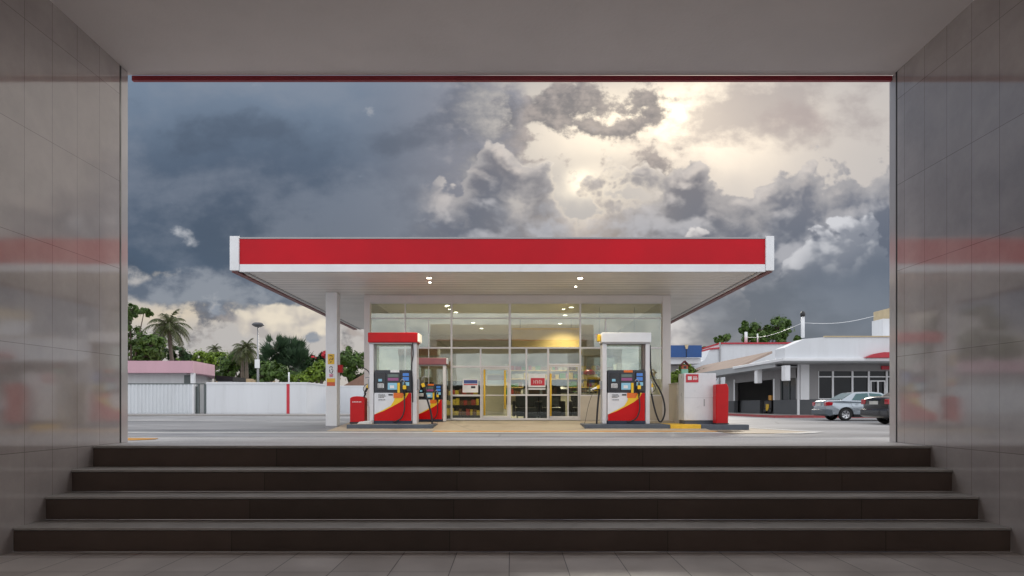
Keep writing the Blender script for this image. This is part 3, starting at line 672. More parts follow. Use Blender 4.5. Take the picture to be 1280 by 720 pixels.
MB().box(c_+.002,0,0,d_,1.25,.16).build('kerb_block', m_isl, t, .015)
# ================================================================ pumps (local: x right, y away, z up; front at y=0)
m_pd = mat('pump_dark_panel', (.035,.038,.048), .3, var=.1); m_pw = mat('pump_white_panel', (.72,.73,.76), .3, var=.04, dirt=.1, coat=.2)
m_pr = mat('pump_red_panel', (.55,.004,.006), .35, var=.05, spec=.25, dirt=.05); m_py = mat('pump_yellow', (.86,.55,.02), .35, var=.05); m_po = mat('pump_orange', (.75,.16,.015), .35)
m_alu = mat('pump_aluminium', (.68,.67,.68), .35, metal=.2, var=.06, dirt=.1)
m_scr = mat('screen_blue', (.04,.15,.45), .15, emit=.35); m_scl = mat('screen_pale', (.18,.38,.50), .15, emit=.3); m_scp = mat('screen_magenta', (.22,.06,.16), .2, emit=.25); m_scg = mat('screen_grey_green', (.12,.17,.15), .2); m_cap_refl = mat('cap_reflected_red', (.27,.10,.12), .4, var=.1)  # last one: red faded to look like a cap reflected in glass
m_hose = mat('rubber_hose', (.012,.012,.016), .4, var=.1); m_lit = mat('lit_cap_end', (1,.92,.75), .4, emit=.35); m_navy = mat('navy_base', (.02,.03,.06), .4)
m_grille = mat('black_glass', (.012,.013,.018), .12)
def curve(pts, n=8):
    """Catmull-Rom through points"""
    pts = [Vector(p) for p in pts]; out = []
    q = [pts[0]*2-pts[1]] + pts + [pts[-1]*2-pts[-2]]
    for i in range(1, len(q)-2):
        for k in range(n):
            t = k/n; p0,p1,p2,p3 = q[i-1:i+3]
            out.append(.5*((2*p1)+(p2-p0)*t+(2*p0-5*p1+4*p2-p3)*t*t+(3*p1-p0-3*p2+p3)*t**3))
    out.append(pts[-1]); return out
def nozzle(parent, x, y, z, tilt, side, body=None):
    """fuel nozzle: grip, guard, spout"""
    n = bpy.data.objects.new('nozzle', None); COL.objects.link(n); n.parent = parent; n.location = (x, y, z); n.rotation_euler = (0, tilt, 0)
    MB().tube([(0,0,-.20),(0,-.01,-.05),(0,-.01,.10),(0,0,.17)], [.022,.034,.036,.022], 8).build('grip', body or m_blk, n)
    MB().tube(curve([(0,0,.16),(side*.05,0,.24),(side*.13,0,.25),(side*.19,0,.20)], 4), .012, 6).build('spout', m_grey, n)
    MB().tube(curve([(0,-.02,-.16),(side*.085,-.02,-.10),(side*.09,-.02,.03),(0,-.02,.12)], 4), .010, 6).build('trigger_guard', m_blk, n)
    MB().box(-.045,-.05,-.02,.045,.03,.09).build('splash_guard', m_py, n, .012)
    return n
def make_pump(label, capm, capend, loc, group='fuel pumps', dull=False):
    p = thing('fuel_pump', label, 'fuel pump', loc, group)
    # posts
    for s in (-1, 1): MB().box(s*.60-.06, .03, 0, s*.60+.06, .45, 2.26).build('post', m_alu, p, .012)
    MB().box(-.69,-.04,2.262,.69,.52,2.54).build('cap', capm, p, .022)
    if capend: MB().box(.691,-.02,2.29,.74,.50,2.515).build('cap_end', capend, p, .01)
    MB().box(-.66,.0,2.225,.66,.48,2.259).build('cap_soffit', m_grey, p)
    if not dull:
        MB().box(-.55,.40,1.5,.55,.43,2.22).build('rear_glass', m_glass, p)
        MB().box(.485,.12,1.52,.535,.38,2.22).build('inner_stile', mat('stile_brown', (.22,.17,.15), .5), p)
    # cabinet
    MB().box(-.52,.0,.0,.52,.46,.085).build('plinth', m_navy, p)
    MB().box(-.52,.01,.086,.52,.45,.865).build('lower_cabinet', m_pw, p, .01)
    MB().box(-.515,.02,.866,.535,.44,1.50).build('display_head', m_pd, p, .025)
    for sgn, y0 in ((1, .0), (-1, .46)):
        def box(name, m, x0, z0, x1, z1, pr, th=.012, bevel=.003, par=p):
            ya, yb = (y0-pr-th, y0-pr) if sgn > 0 else (y0+pr, y0+pr+th)
            return MB().box(min(sgn*x0,sgn*x1), ya, z0, max(sgn*x0,sgn*x1), yb, z1).build(name, m, par, bevel)
        off = -.02 if sgn > 0 else -.02
        # livery: red sweep rising to the right with a yellow edge
        def poly(name, m, pts, pr, th=.006):
            ya, yb = (y0-pr-th, y0-pr) if sgn > 0 else (y0+pr, y0+pr+th)
            return MB().prism([(sgn*x, z) for x, z in pts], 'y', ya, yb).build(name, m, p)
        sweep = [(-.515,.26),(-.25,.36),(.0,.49),(.20,.60),(.36,.72),(.44,.862),(.515,.862),(.515,.088),(-.515,.088)]
        poly('red_sweep', m_pr, sweep, -.005)
        poly('yellow_edge', m_py, [(-.515,.262),(-.25,.362),(.0,.492),(.20,.602),(.36,.722),(.44,.862),(.05,.862),(.03,.74),(-.05,.60),(-.26,.42)][:6]+[(.05,.862),(.04,.66),(-.06,.50),(-.27,.385)], -.003, .004)
        poly('orange_patch', m_po, [(.02,.72),(.26,.72),(.32,.862),(.02,.862)], .003, .004)
        # head: keypad column, screens, right fascia
        box('keypad_panel', m_grille, -.47, .93, -.20, 1.42, -.012)
        box('card_reader', m_scl, -.40, 1.18, -.30, 1.25, .002, .006)
        box('keypad', m_sw, -.42, 1.0, -.25, 1.12, .002, .006, .02)
        kb = MB()
        for i in range(4):
            for j in range(3):
                xa = sgn*(-.405+i*.038); ya = y0-.0115 if sgn > 0 else y0+.0085
                kb.box(min(xa,xa+sgn*.022), ya, 1.012+j*.034, max(xa,xa+sgn*.022), ya+.003, 1.034+j*.034)
        kb.build('keypad_keys', m_ink, p)
        box('centre_display', m_pd, -.16, .93, .20, 1.42, -.012)
        box('price_display', m_scg, -.14, 1.30, .16, 1.38, .002, .006); box('volume_display', m_scp, -.14, 1.20, .16, 1.28, .002, .006)
        box('advert_screen', m_scl, -.14, .95, .12, 1.14, .002, .006)
        box('advert_figure', m_sw, -.08, .99, .04, 1.07, .009, .003, .01)
        box('header_label', m_sw if dull is False and capm is m_redp else m_po, -.07, 1.43, .18, 1.495, -.010, .008)
        box('grade_panel', m_grille, .25, .90, .50, 1.45, -.012, .03, .012)
        box('grade_button', m_scr, .28, 1.33, .45, 1.41, .020, .006); box('grade_button', m_scr, .28, 1.20, .45, 1.30, .020, .006); box('grade_button', m_scl, .28, 1.06, .46, 1.16, .020, .006)
        box('yellow_label', m_py, .13, .86, .20, 1.14, .010, .01)
        # front nozzle and hose
        yy = y0-.07 if sgn > 0 else y0+.07
        n = nozzle(p, sgn*.34, yy, .98, 0, -sgn*.6); 
        MB().tube(curve([(sgn*.33,yy,.79),(sgn*.345,yy-sgn*.05,.60),(sgn*.34,yy-sgn*.06,.38),(sgn*.26,yy-sgn*.05,.17),(sgn*.10,yy-sgn*.02,.07),(sgn*.02,y0-sgn*.002,.06)]), .019, 8).build('hose', m_hose, p)
        # small print on the white panel
        if dull: continue
        pb = MB(); r2 = random.Random(3)
        for row, zz in enumerate((.80,.765,.73,.66)):
            xx = -.40
            while xx < -.24:
                w_ = r2.uniform(.012,.04); ya = y0-.004 if sgn > 0 else y0+.001
                pb.box(min(sgn*xx,sgn*(xx+w_)), ya, zz, max(sgn*xx,sgn*(xx+w_)), ya+.003, zz+.018); xx += w_+.012
        ya = y0-.004 if sgn > 0 else y0+.001
        pb.box(min(sgn*-.12,sgn*.0), ya, .79, max(sgn*-.12,sgn*.0), ya+.003, .83)
        pb.build('small_print', m_ink, p)
    return p
pz = .169
pA = make_pump('tall fuel pump with a glossy red cap at the left island', m_redp, m_lit, (-3.315, 18.0, pz))
pB = make_pump('tall fuel pump with a white cap at the right island', m_white, None, (3.18, 18.0, pz))
pMirror = make_pump('smaller fuel pump with a dull mauve cap, standing in for a pump reflected in the shop glass', m_cap_refl, m_pw, (-2.50, 19.62, .197), dull=True)  # solid pump modelled in place of the first pump's reflection
pMirror.scale = (.74,.74,.76)
# side hoses
def side_hose(p, name, pts, r=.02): return MB().tube(curve(pts), r, 8).build(name, m_hose, p)
# pump A: left side nozzle and hose, right side hose from the cap
nozzle(pA, -.74, .2, 1.02, .5, -1, m_blk)
side_hose(pA, 'side_hose', [(-.80,.2,.86),(-.90,.18,.62),(-1.02,.16,.40),(-1.05,.14,.20),(-.98,.12,.05),(-.80,.12,.03)], .026)
side_hose(pA, 'side_hose', [(-.66,.2,1.12),(-.69,.2,1.40),(-.78,.2,1.52),(-.95,.2,1.60)], .014)
side_hose(pA, 'cap_hose', [(.56,-.05,2.26),(.57,-.03,1.9),(.52,-.035,1.55),(.555,-.03,1.2),(.56,-.04,.6)], .014)
nozzle(pA, .83, .2, 1.05, -.35, 1, m_blk)
side_hose(pA, 'side_hose', [(.86,.2,.90),(.95,.2,.62),(1.04,.2,.28),(1.07,.2,.0)], .026)
# pump B: both sides
nozzle(pB, -.78, .2, 1.02, 1.2, 1, m_sw)
side_hose(pB, 'side_hose', [(-.72,.2,.98),(-.75,.2,.70),(-.78,.2,.35),(-.80,.2,.0)], .026)
side_hose(pB, 'side_rod', [(-.80,.25,1.1),(-1.0,.25,.6),(-1.13,.25,.0)], .006)
nozzle(pB, .74, .2, 1.04, -.15, 1, m_sw)
side_hose(pB, 'side_hose', [(.74,.2,.84),(.80,.2,.55),(.88,.2,.25),(.97,.2,.06),(1.06,.2,.12),(1.12,.2,.36),(1.08,.2,.68),(.96,.2,.98),(.80,.2,1.26),(.72,.2,1.6),(.70,.2,2.2)], .024)
MB().box(-.72,.1,1.0,-.661,.3,1.25).build('side_holster', m_grey, pA, .01); MB().box(.661,.1,.95,.72,.3,1.25).build('side_holster', m_grey, pA, .01)
MB().box(-.72,.1,.95,-.661,.3,1.2).build('side_holster', m_grey, pB, .01); MB().box(.661,.1,.95,.72,.3,1.25).build('side_holster', m_grey, pB, .01)
MB().box(-.79,.05,2.30,-.70,.25,2.50).build('cap_lamp', m_py, pB, .03)
nozzle(pMirror, -.78, -.1, 1.2, .25, 1, m_blk); side_hose(pMirror, 'side_hose', [(-.76,-.1,1.0),(-.66,-.12,.7),(-.50,-.13,.35),(-.42,-.12,.0)], .04)
# ================================================================ around the pumps
t = thing('red_bin', 'red round topped bin on the left island beside the red capped pump', 'bin', (-4.32, 18.05, .17))
pr = [(-.2,0),(.2,0),(.2,.70)] + [(.2*math.cos(a*math.pi/10), .70+.07*math.sin(a*math.pi/10)) for a in range(1,10)] + [(-.2,.70)]
MB().prism(pr, 'y', 0, .38).build('body', m_redp, t, .012); MB().box(-.21,-.006,.0,.21,.386,.05).build('base_rim', m_blk, t)
b = MB()
for k in range(6): b.box(-.13+k*.044,-.003,.595+.004*(k%2),-.105+k*.044,-.0005,.622)
b.build('lettering', m_sw, t)
t = thing('squeegee_holder', 'small grey holder and box beside the red bin', 'holder', (-4.02, 18.25, .17))
MB().box(-.02,0,0,.10,.12,.48).build('post', m_grey, t, .006); MB().box(-.05,-.04,.481,.16,.16,.64).build('bucket', m_alu, t, .01)
t = thing('kerb_stone', 'low pale stone block on the left island', 'stone', (-4.12, 17.86, .17)); 
MB().prism([(-.16,0),(.24,0),(.24,.10),(-.10,.06)], 'y', 0, .14).build('block', m_whitep, t, .01)
t = thing('service_cabinet', 'large white metal cabinet with a small red sign on the right island', 'cabinet', (5.29, 18.2, .16))
MB().box(-.45,.0,.10,.45,.62,1.43).build('body', m_pw, t, .012); MB().box(-.43,.03,.0,.43,.60,.099).build('plinth', m_isl, t)
s = MB().box(-.40,-.016,1.17,-.05,-.001,1.40).build('red_sign', m_redpr, t, .004)
b = MB(); b.box(-.35,-.0185,1.24,-.24,-.0165,1.34)
for k in range(4): b.box(-.20+k*.032,-.0185,1.24+.01*(k%2),-.18+k*.032,-.0165,1.30); b.box(-.205+k*.03,-.0185,1.312,-.185+k*.03,-.0165,1.335)
b.build('lettering', m_sw, s)
b = MB(); b.box(.10,-.004,.5,.13,-.0005,.7); b.box(-.449,-.003,.735,.449,-.0005,.74)
b.build('door_seam', m_grey, t)
t = thing('red_cabinet', 'tall narrow red box standing at the right side of the white cabinet', 'cabinet', (5.80, 17.86, .165))
MB().prism([(-.17,0),(.17,0),(.185,1.0),(.14,1.12),(-.165,1.10)], 'y', 0, .30).build('body', m_redp, t, .025); MB().box(-.18,-.01,0,.18,.31,.03).build('base_rim', m_blk, t)
t = thing('beige_unit', 'low beige box against the right corner of the shop, behind the white cabinet', 'box', (5.18, 19.35, 0))
MB().box(-.26,0,.0,.20,.95,1.33).build('body', m_beige, t, .02); MB().box(-.28,-.02,1.331,.22,.97,1.36).build('lid', m_beige, t, .008)
t = thing('birdhouse', 'tiny wooden house with a dark red pitched roof on top of the white cabinet', 'birdhouse', (4.93, 18.5, 1.591))
MB().box(-.09,-.06,0,.09,.06,.13).build('stand', mat('mint_paint', (.25,.50,.38), .6), t); MB().box(-.085,-.06,.131,.085,.06,.24).build('house_body', mat('rust_wood', (.42,.10,.05), .6), t)
MB().prism([(-.14,.22),(0,.37),(.14,.22),(.12,.21),(0,.34),(-.12,.21)], 'y', -.1, .1).build('roof', mat('roof_maroon', (.13,.02,.03), .6), t); MB().box(-.04,-.063,.15,.04,-.0605,.21).build('entrance', m_blk, t)
# ================================================================ left boundary walls and building
m_corr = mat('corrugated_white', (.66,.69,.72), .5, var=.06, vscale=.7, dirt=.15, streak=True)
m_gate = mat('gate_post_dark', (.10,.12,.12), .5); m_pinkf = mat('pink_fascia', (.62,.38,.44), .65, var=.07, vscale=.6, dirt=.15, streak=True)
m_render = mat('pale_render', (.56,.57,.58), .8, var=.06, dirt=.15, streak=True, bump=.1)
D1 = 43.6
def X1(px, D=D1): return (px-640)*D/F
t = thing('corrugated_fence', 'white corrugated metal fence at the far left of the forecourt', 'fence', (X1(200), D1, 0))
b = MB(); x = -30.0; x1 = X1(241)-X1(200); pts = []; n = 0
while x < x1:
    pts += [(x, 0 if n % 2 else .045), (x+.09, 0 if n % 2 else .045)]; x += .125; n += 1
pts = pts + [(p, q+.02) for p, q in pts[::-1]]
for i in range(len(pts)//2-1):
    A, B_ = pts[i], pts[i+1]; b.quad((A[0],A[1],.06),(B_[0],B_[1],.06),(B_[0],B_[1],2.08),(A[0],A[1],2.08)); 
b.build('corrugated_sheet', m_corr, t)
MB().box(-30,-.01,2.081,X1(257)-X1(200)-.05,.09,2.15).build('top_rail', m_gate, t); MB().box(-30,-.02,0,x1,.1,.058).build('bottom_rail', m_gate, t)
MB().box(x1+.02,.3,.0,x1+.30,.36,1.95).build('gap_screen', m_gate, t)
for px in (241.5, 248, 256): MB().box(X1(px)-X1(200)-.05,-.03,0,X1(px)-X1(200)+(.05 if px < 256 else .09),.12,2.08).build('gate_post', m_gate if px > 242 else m_white, t)
t = thing('boundary_wall', 'long white rendered wall with a red stripe, nearest to the pale lamp post', 'wall', (X1(257.5), D1, 0))
L1 = X1(383)-X1(257.5)
MB().box(.02,0,0,L1,.2,2.12).build('wall_body', m_whitew, t); MB().box(.02,-.05,2.121,L1+.04,.25,2.22).build('coping', m_white, t)
MB().box(L1-.2,.201,0,L1,6.5,2.12).build('wall_return', m_whitew, t); MB().box(L1-.24,.251,2.122,L1+.04,6.5,2.22).build('coping', m_white, t)
MB().box(X1(358.2)-X1(257.5),-.012,0,X1(362)-X1(257.5),-.001,2.1).build('red_stripe', m_redpr, t)
MB().tube([(X1(360.5)-X1(257.5),.1,2.2),(X1(360.5)-X1(257.5),.1,2.9)], .05, 8).build('vent_pipe', m_white, t)
t = thing('rear_wall', 'plain white wall farther back, running behind the canopy column and the shop', 'wall', (-15, 50, 0))
MB().box(-.9,0,0,30,.2,2.1).build('wall_body', m_whitew, t); MB().box(-.94,-.04,2.101,30,.24,2.18).build('coping', m_white, t)
t = thing('pink_roofed_building', 'low pale building with a broad pink roof band behind the corrugated fence', 'building', (0, 0, 0))
def pri(outl, z0, z1, name, m, par, grow=0):
    return MB().prism(outl, 'z', z0, z1).build(name, m, par)
A = P(100,0,52); B_ = P(241,0,52); C_ = P(268.5,0,57.5)
za, zb = EYE+(HOR-451)*52/F, EYE+(HOR-466)*52/F
out = [(-60, 52), (B_.x, 52), (C_.x, 57.5), (C_.x-3, 64), (-60, 64)]
pri(out, zb, za, 'roof_band', m_pinkf, t)
inn = [(-60, 52.8), (B_.x-.9, 52.8), (C_.x-1.0, 57.9), (C_.x-3, 63.5), (-60, 63.5)]
pri(inn, 0, zb-.002, 'wall', m_render, t)
MB().box(P(224,0,52).x, 52.77, 1.5, P(236,0,52).x, 52.797, zb-.15).build('window', m_gate, t)
MB().box(P(236.5,0,52).x, 52.2, 0, P(241,0,52).x-.02, 52.5, zb-.003).build('pillar', m_white, t)
t = thing('dark_awning', 'small black roofed lean-to at the right end of the pink roofed building', 'shed', (P(270,0,60).x, 60, 0))
MB().prism([(0,3.42),(1.55,3.30),(1.55,2.9),(0,2.9)], 'y', 0, 3).build('roof', m_blk, t); MB().box(.1,.1,0,1.45,2.9,2.898).build('wall', m_render, t)
t = thing('tiled_roof_house', 'low house with a tan roof edge just showing over the white wall', 'house', (P(290,0,66).x, 66, 0))
MB().box(-1.2,0,0,2.6,4,2.9).build('wall', m_render, t); MB().prism([(-.4,2.902),(4.4,2.902),(4.0,3.35),(0,3.35)], 'x', -1.5, 2.9).build('roof', mat('tan_roof', (.45,.33,.20), .8, var=.2), t)
t = thing('brown_roof_house', 'house with a sloping brown tiled roof seen between the canopy column and the shop', 'house', (P(455,0,58).x, 58, 0))
MB().box(-1.2,0,0,4,5,2.2).build('wall', m_render, t); MB().prism([(-2.1,2.2),(.9,3.9),(4.5,3.9),(4.5,2.2)], 'y', -.4, 5.4).build('roof', mat('brown_roof', (.26,.15,.11), .8, var=.2), t)
# lamp post
t = thing('street_lamp', 'tall grey street lamp with a flat round head and a white box on its pole', 'street lamp', (P(322.5,0,47).x, 47, 0))
MB().tube([(0,0,0),(0,0,3.2),(0,0,6.35)], [.10,.085,.05], 10).build('pole', m_grey, t)
MB().lathe([(.02,6.33),(.22,6.36),(.42,6.48),(.42,6.56),(.25,6.66),(.05,6.68)], seg=24).build('lamp_head', mat('lamp_head_dark', (.09,.09,.10), .4, var=.05), t)
MB().box(-.16,-.22,3.35,.16,-.06,3.98).build('meter_box', m_white, t, .02)
# ================================================================ right hand buildings
m_gw = mat('grey_wall', (.30,.295,.30), .8, var=.06, vscale=.5, dirt=.15, streak=True, bump=.08); m_wains = mat('dark_grey_wainscot', (.095,.10,.108), .7, var=.08, vscale=.6, dirt=.2)
m_tan = mat('tan_roof_sheet', (.36,.28,.235), .95, spec=.1, var=.1, vscale=.5, dirt=.2); m_eave = mat('grey_eave', (.36,.37,.38), .6, var=.06, dirt=.12)
m_dglass = mat('dark_window', (.012,.014,.017), .12, var=.2, vscale=1.0, spec=.25); m_cream = mat('cream_cap', (.55,.45,.29), .7, var=.08)
m_redaw = mat('red_awning', (.48,.03,.05), .45, var=.08)
t = thing('roadside_shop', 'white parapeted grey shop building with dark front windows and an open bay at its side', 'building', (16.8, 38, 0))
def rb(name, m, x0,y0,z0,x1,y1,z1, bv=0, par=None): return MB().box(x0-16.8,y0-38,z0,x1-16.8,y1-38,z1).build(name, m, par or t, bv)
# side wing wall X=16.8, openings by segments
def Yp(px, X=16.8): return X*F/(px-640)
y_b1, y_b0 = Yp(918), Yp(967); y_w1, y_w0 = Yp(975), Yp(996.5); zt = 3.2
zo = EYE+(HOR-474)*y_b0/F
rb('side_wall', m_gw, 16.8,y_b1,1.0,17.05,51,zt); rb('side_wall', m_gw, 16.8,y_b0,zo,17.05,y_b1-.001,zt)
rb('side_wall', m_gw, 16.8,y_w1,1.0,17.05,y_b0-.001,zt); rb('side_wall', m_gw, 16.8,y_w0,2.3,17.05,y_w1-.001,zt); rb('side_wall', m_gw, 16.8,38.01,1.0,17.05,y_w0-.001,zt)
for ya, yb in ((38.01,y_b0-.002),(y_b1+.001,51)): rb('wainscot', m_wains, 16.785,ya,0,17.06,yb,.998)
rb('window', m_dglass, 16.9,y_w0,1.0,16.95,y_w1-.002,2.298)
for q in (y_w0+.03, (y_w0+y_w1)/2, y_w1-.09): rb('window_mullion', m_gate, 16.86,q,1.0,16.899,q+.06,2.297)
# open bay: dark room
rb('bay_rear_wall', m_gw, 20.5,y_b0-2,0,20.7,51,3.0); rb('bay_side_wall', m_gw, 17.06,50.8,0,20.49,51,3.0); rb('bay_side_wall', m_gw, 17.06,y_b0-2.2,0,20.49,y_b0-2.01,3.0)
rb('bay_ceiling', m_gw, 17.06,y_b0-2,3.01,20.49,51,3.1); rb('bay_half_wall', m_wains, 17.3,y_b0+3.6,0,17.5,y_b1+.6,1.02); rb('bay_doorway', m_blk, 20.46,y_b0-.6,0,20.49,y_b0+1.0,2.2)
rb('bay_post', m_white, 16.77,y_b1-.16,0.999,16.80,y_b1+.12,2.6); rb('bay_post', m_white, 16.77,y_b0-.2,.999,16.80,y_b0+.02,zo+.02)
# front wall y=38
fx = lambda px, D=38: (px-640)*D/F
zb0, zb1 = EYE+(HOR-499)*38/F, EYE+(HOR-464)*38/F
rb('front_wall', m_gw, 16.8,38,1.03,fx(1023),38.3,3.28); rb('front_wall', m_gw, fx(1023)+.001,38,zb1,32,38.3,3.28)
rb('wainscot', m_wains, 16.79,37.985,0,fx(1084),38.31,1.028)
rb('wainscot', m_wains, fx(1108),37.985,0,32,38.31,1.028)
rb('corner_pilaster', m_white, fx(1000),37.93,.999,fx(1011),37.998,3.279); rb('corner_strip', m_white, fx(996.8),37.90,0,fx(998.6),38.05,3.279)
xs_ = [1023,1041.5,1066,1086.5,1109,1135,1165]
for i in range(len(xs_)-1):
    w_ = rb('window', m_dglass, fx(xs_[i])+.03,38.1,(.03 if xs_[i]==1086.5 else zb0),fx(xs_[i+1])-.03,38.14,zb1)
b = MB()
for px in xs_: b.box(fx(px)-.05-16.8,.02,zb0,fx(px)+.05-16.8,.09,zb1)
b.box(fx(1023)-16.8,.025,EYE+(HOR-471.6)*38/F,fx(1165)-16.8,.085,EYE+(HOR-470.2)*38/F); b.box(fx(1023)-16.8,.018,zb0-.02,fx(1086)-16.8,.095,zb0+.05)
b.build('window_frame', m_white, t)
dr = MB()
for a_, c_ in ((1088,1089.3),(1096.6,1098.2),(1105.4,1106.8)): dr.box(fx(a_)-16.8,-.02,.04,fx(c_)-16.8,.05,EYE+(HOR-475.5)*38/F)
dr.box(fx(1089.3)-16.8,-.018,EYE+(HOR-477)*38/F,fx(1105.4)-16.8,.048,EYE+(HOR-475.5)*38/F); dr.build('door_frame', m_white, t)
rb('red_sign', m_redpr, fx(1101),37.9,EYE+(HOR-462)*38/F,fx(1135),37.97,EYE+(HOR-457.5)*38/F)
# parapet over a projecting eave
e = MB()
pf = [(fx(981,36),3.30),(fx(981,36),EYE+(HOR-434.5)*36/F),(fx(1006,36),EYE+(HOR-423.5)*36/F),(fx(1030,36),EYE+(HOR-421.5)*36/F),(32,EYE+(HOR-421)*36/F),(32,3.30)]
e.prism([(x-16.8,z) for x,z in pf], 'y', -2, -.7); e.build('parapet', m_whitew, t)
rb('eave_slab', m_white, 15.0,35.8,3.13,32,44,3.295,.02); rb('coping', m_cream, fx(1030,36),35.93,4.47,32,36.1,4.53)
rb('eave_soffit', m_eave, 15.06,35.9,3.06,32,37.9,3.127)
# side lean-to roof with eave
MB().prism([(15.2-16.8,3.22),(17.7-16.8,4.36),(17.7-16.8,4.20),(15.2-16.8,3.08)], 'y', 6.01, 22).build('lean_to_roof', m_tan, t)
rb('side_eave', m_eave, 15.12,37.2,2.86,15.199,60,3.26); rb('side_eave_soffit', m_eave, 15.2,38.02,2.9,16.79,60,2.98)
for px in (981, 946.5):
    y = Yp(px, 15.3); rb('hanging_post', m_white, 15.22,y-.25,2.05,15.5,y+.25,2.899)
MB().prism([(fx(1082,35.7)-16.8,3.30),(32-16.8,3.30),(32-16.8,3.62),(fx(1104,35.7)-16.8,3.60),(fx(1092,35.7)-16.8,3.50)], 'y', -2.36,-2.02).build('red_awning', m_redaw, t)
rb('roof_tower', m_whitew, fx(1104,41.3),41.3,4.4,32,42.6,EYE+(HOR-397.5)*41/F-.002); rb('tower_cap', m_cream, fx(1094,43),40.8,EYE+(HOR-397.5)*41/F,32.5,43.2,EYE+(HOR-384)*41/F)
# side pavement, kerb
struct(MB().prism([(14.3,34.9),(32,34.9),(32,38),(16.8,38),(16.8,60),(14.3,60)], 'z', .0, .12).build('pavement', m_paveR))
kb = MB(); kb.box(14.1,34.7,0,32,34.89,.135); struct(kb.build('kerb', m_kerbred)); struct(MB().box(14.1,34.9,0,14.29,60,.132).build('kerb', m_kerbred))
t = thing('yellow_cart', 'small black and yellow cart parked in the open grey bay', 'cart', (17.9, 44.0, 0))
MB().box(-.5,-.5,.25,.5,.7,1.0).build('body', m_blk, t, .05); MB().box(-.53,-.2,.3,-.501,.3,.75).build('yellow_panel', m_yellow, t); MB().box(-.4,-.3,1.0,.1,.2,1.35).build('orange_box', m_orange, t, .03)
for s in (-.35, .5): MB().lathe([(.02,-.06),(.22,-.06),(.25,0),(.22,.06),(.02,.06)], (-.5,s,.25), 'x', 14).build('wheel', m_blk, t)
t = thing('white_rear_building', 'white building with a stepped wall top edged in red behind the lean-to roof', 'building', (0, 0, 0))
Dw = 62
def pw(px, py, D=Dw): q = P(px, py, D); return (q.x, q.z)
MB().prism([pw(862,466),pw(864,459),pw(881,449.5),pw(887.5,437),pw(899.5,436),pw(899.5,500),pw(862,500)], 'y', Dw, Dw+8).build('low_wall', m_whitew, t)
MB().prism([pw(899.7,430),pw(990,429.5),pw(990,505),pw(899.7,505)], 'y', Dw+.02, Dw+8).build('high_wall', m_whitew, t)
b = MB(); b.prism([pw(899,428.4),pw(990,428),pw(990,430),pw(899,430.2)], 'y', Dw-.15, Dw+8.1)
b.build('red_edge', m_redaw, t)
b = MB(); b.prism([pw(887,435.2),pw(899.3,434),pw(899.3,436),pw(887.5,437.2)], 'y', Dw-.15, Dw+8.1); b.build('red_edge', m_redaw, t)
MB().tube([(pw(899.5,430)[0],Dw-.1,0),(pw(899.5,430)[0],Dw-.1,pw(899,428)[1])], .08, 8).build('downpipe', m_grey, t)
t = thing('blue_signboard_building', 'low white building carrying a plain dark blue signboard beside the shop', 'building', (0,0,0))
MB().prism([pw(815,449.3),pw(868.5,449.3),pw(868.5,456),pw(815,457)], 'y', Dw-2, Dw+5).build('parapet', m_whitew, t)
MB().prism([pw(815,457.5),pw(860,457.5),pw(860,516),pw(815,516)], 'y', Dw-1, Dw+4).build('wall', m_gw, t)
s = MB().prism([pw(815,434.5),pw(868,434.5),pw(868,448.9),pw(815,448.9)], 'y', Dw-2.4, Dw-2.1).build('blue_signboard', mat('sign_blue', (.012,.075,.26), .35, var=.08), t)
b = MB(); b.tube([(pw(849.5,449)[0],Dw-2.42,pw(0,449)[1]),(pw(849.5,435)[0],Dw-2.42,pw(0,435)[1])], .03, 6); b.build('board_joint', m_blk, s)
MB().prism([pw(847,434),pw(851.5,434),pw(850.5,439),pw(848.5,439)], 'y', Dw-2.55, Dw-2.45).build('floodlight', m_cream, s)
def pole(px, D, py0, py1, r, label, capm=None, base_z=0, pale=True):
    q = P(px, py0, D); t = thing('roof_pole', label, 'pole', (q.x, D, P(px,py1,D).z)); h = q.z-P(px,py1,D).z
    MB().tube([(0,0,0),(0,0,h)], r, 10).build('shaft', m_white if pale else m_grey, t)
    if capm: MB().lathe([(.02,h),(r*1.3,h+.02),(r*1.4,h+.18),(r*.8,h+.3),(.02,h+.32)], seg=12).build('cap', capm, t)
pole(1003.5, 37, 396, 422, .10, 'tall white pole with a black cap on the parapet of the grey shop', m_blk)
pole(932.5, 62.5, 415, 428.3, .14, 'thick white pole on the red edged roof'); pole(947, 62.5, 417, 428.3, .06, 'thin pole on the red edged roof beside the thick one')
a_, m_, c_ = P(932.5,421.5,62.5), P(1003.5,403.5,37), P(1093,395,40.5)
pts = [a_.lerp(m_, k/8) - Vector((0,0,.9*math.sin(k/8*math.pi)*.35)) for k in range(9)] + [m_.lerp(c_, k/8) - Vector((0,0,.6*math.sin(k/8*math.pi)*.35)) for k in range(1,9)]
tag(MB().tube(pts, .013, 5).build('overhead_cable', m_white), 'pale overhead cable strung from the roof poles to the cream capped tower', 'cable')
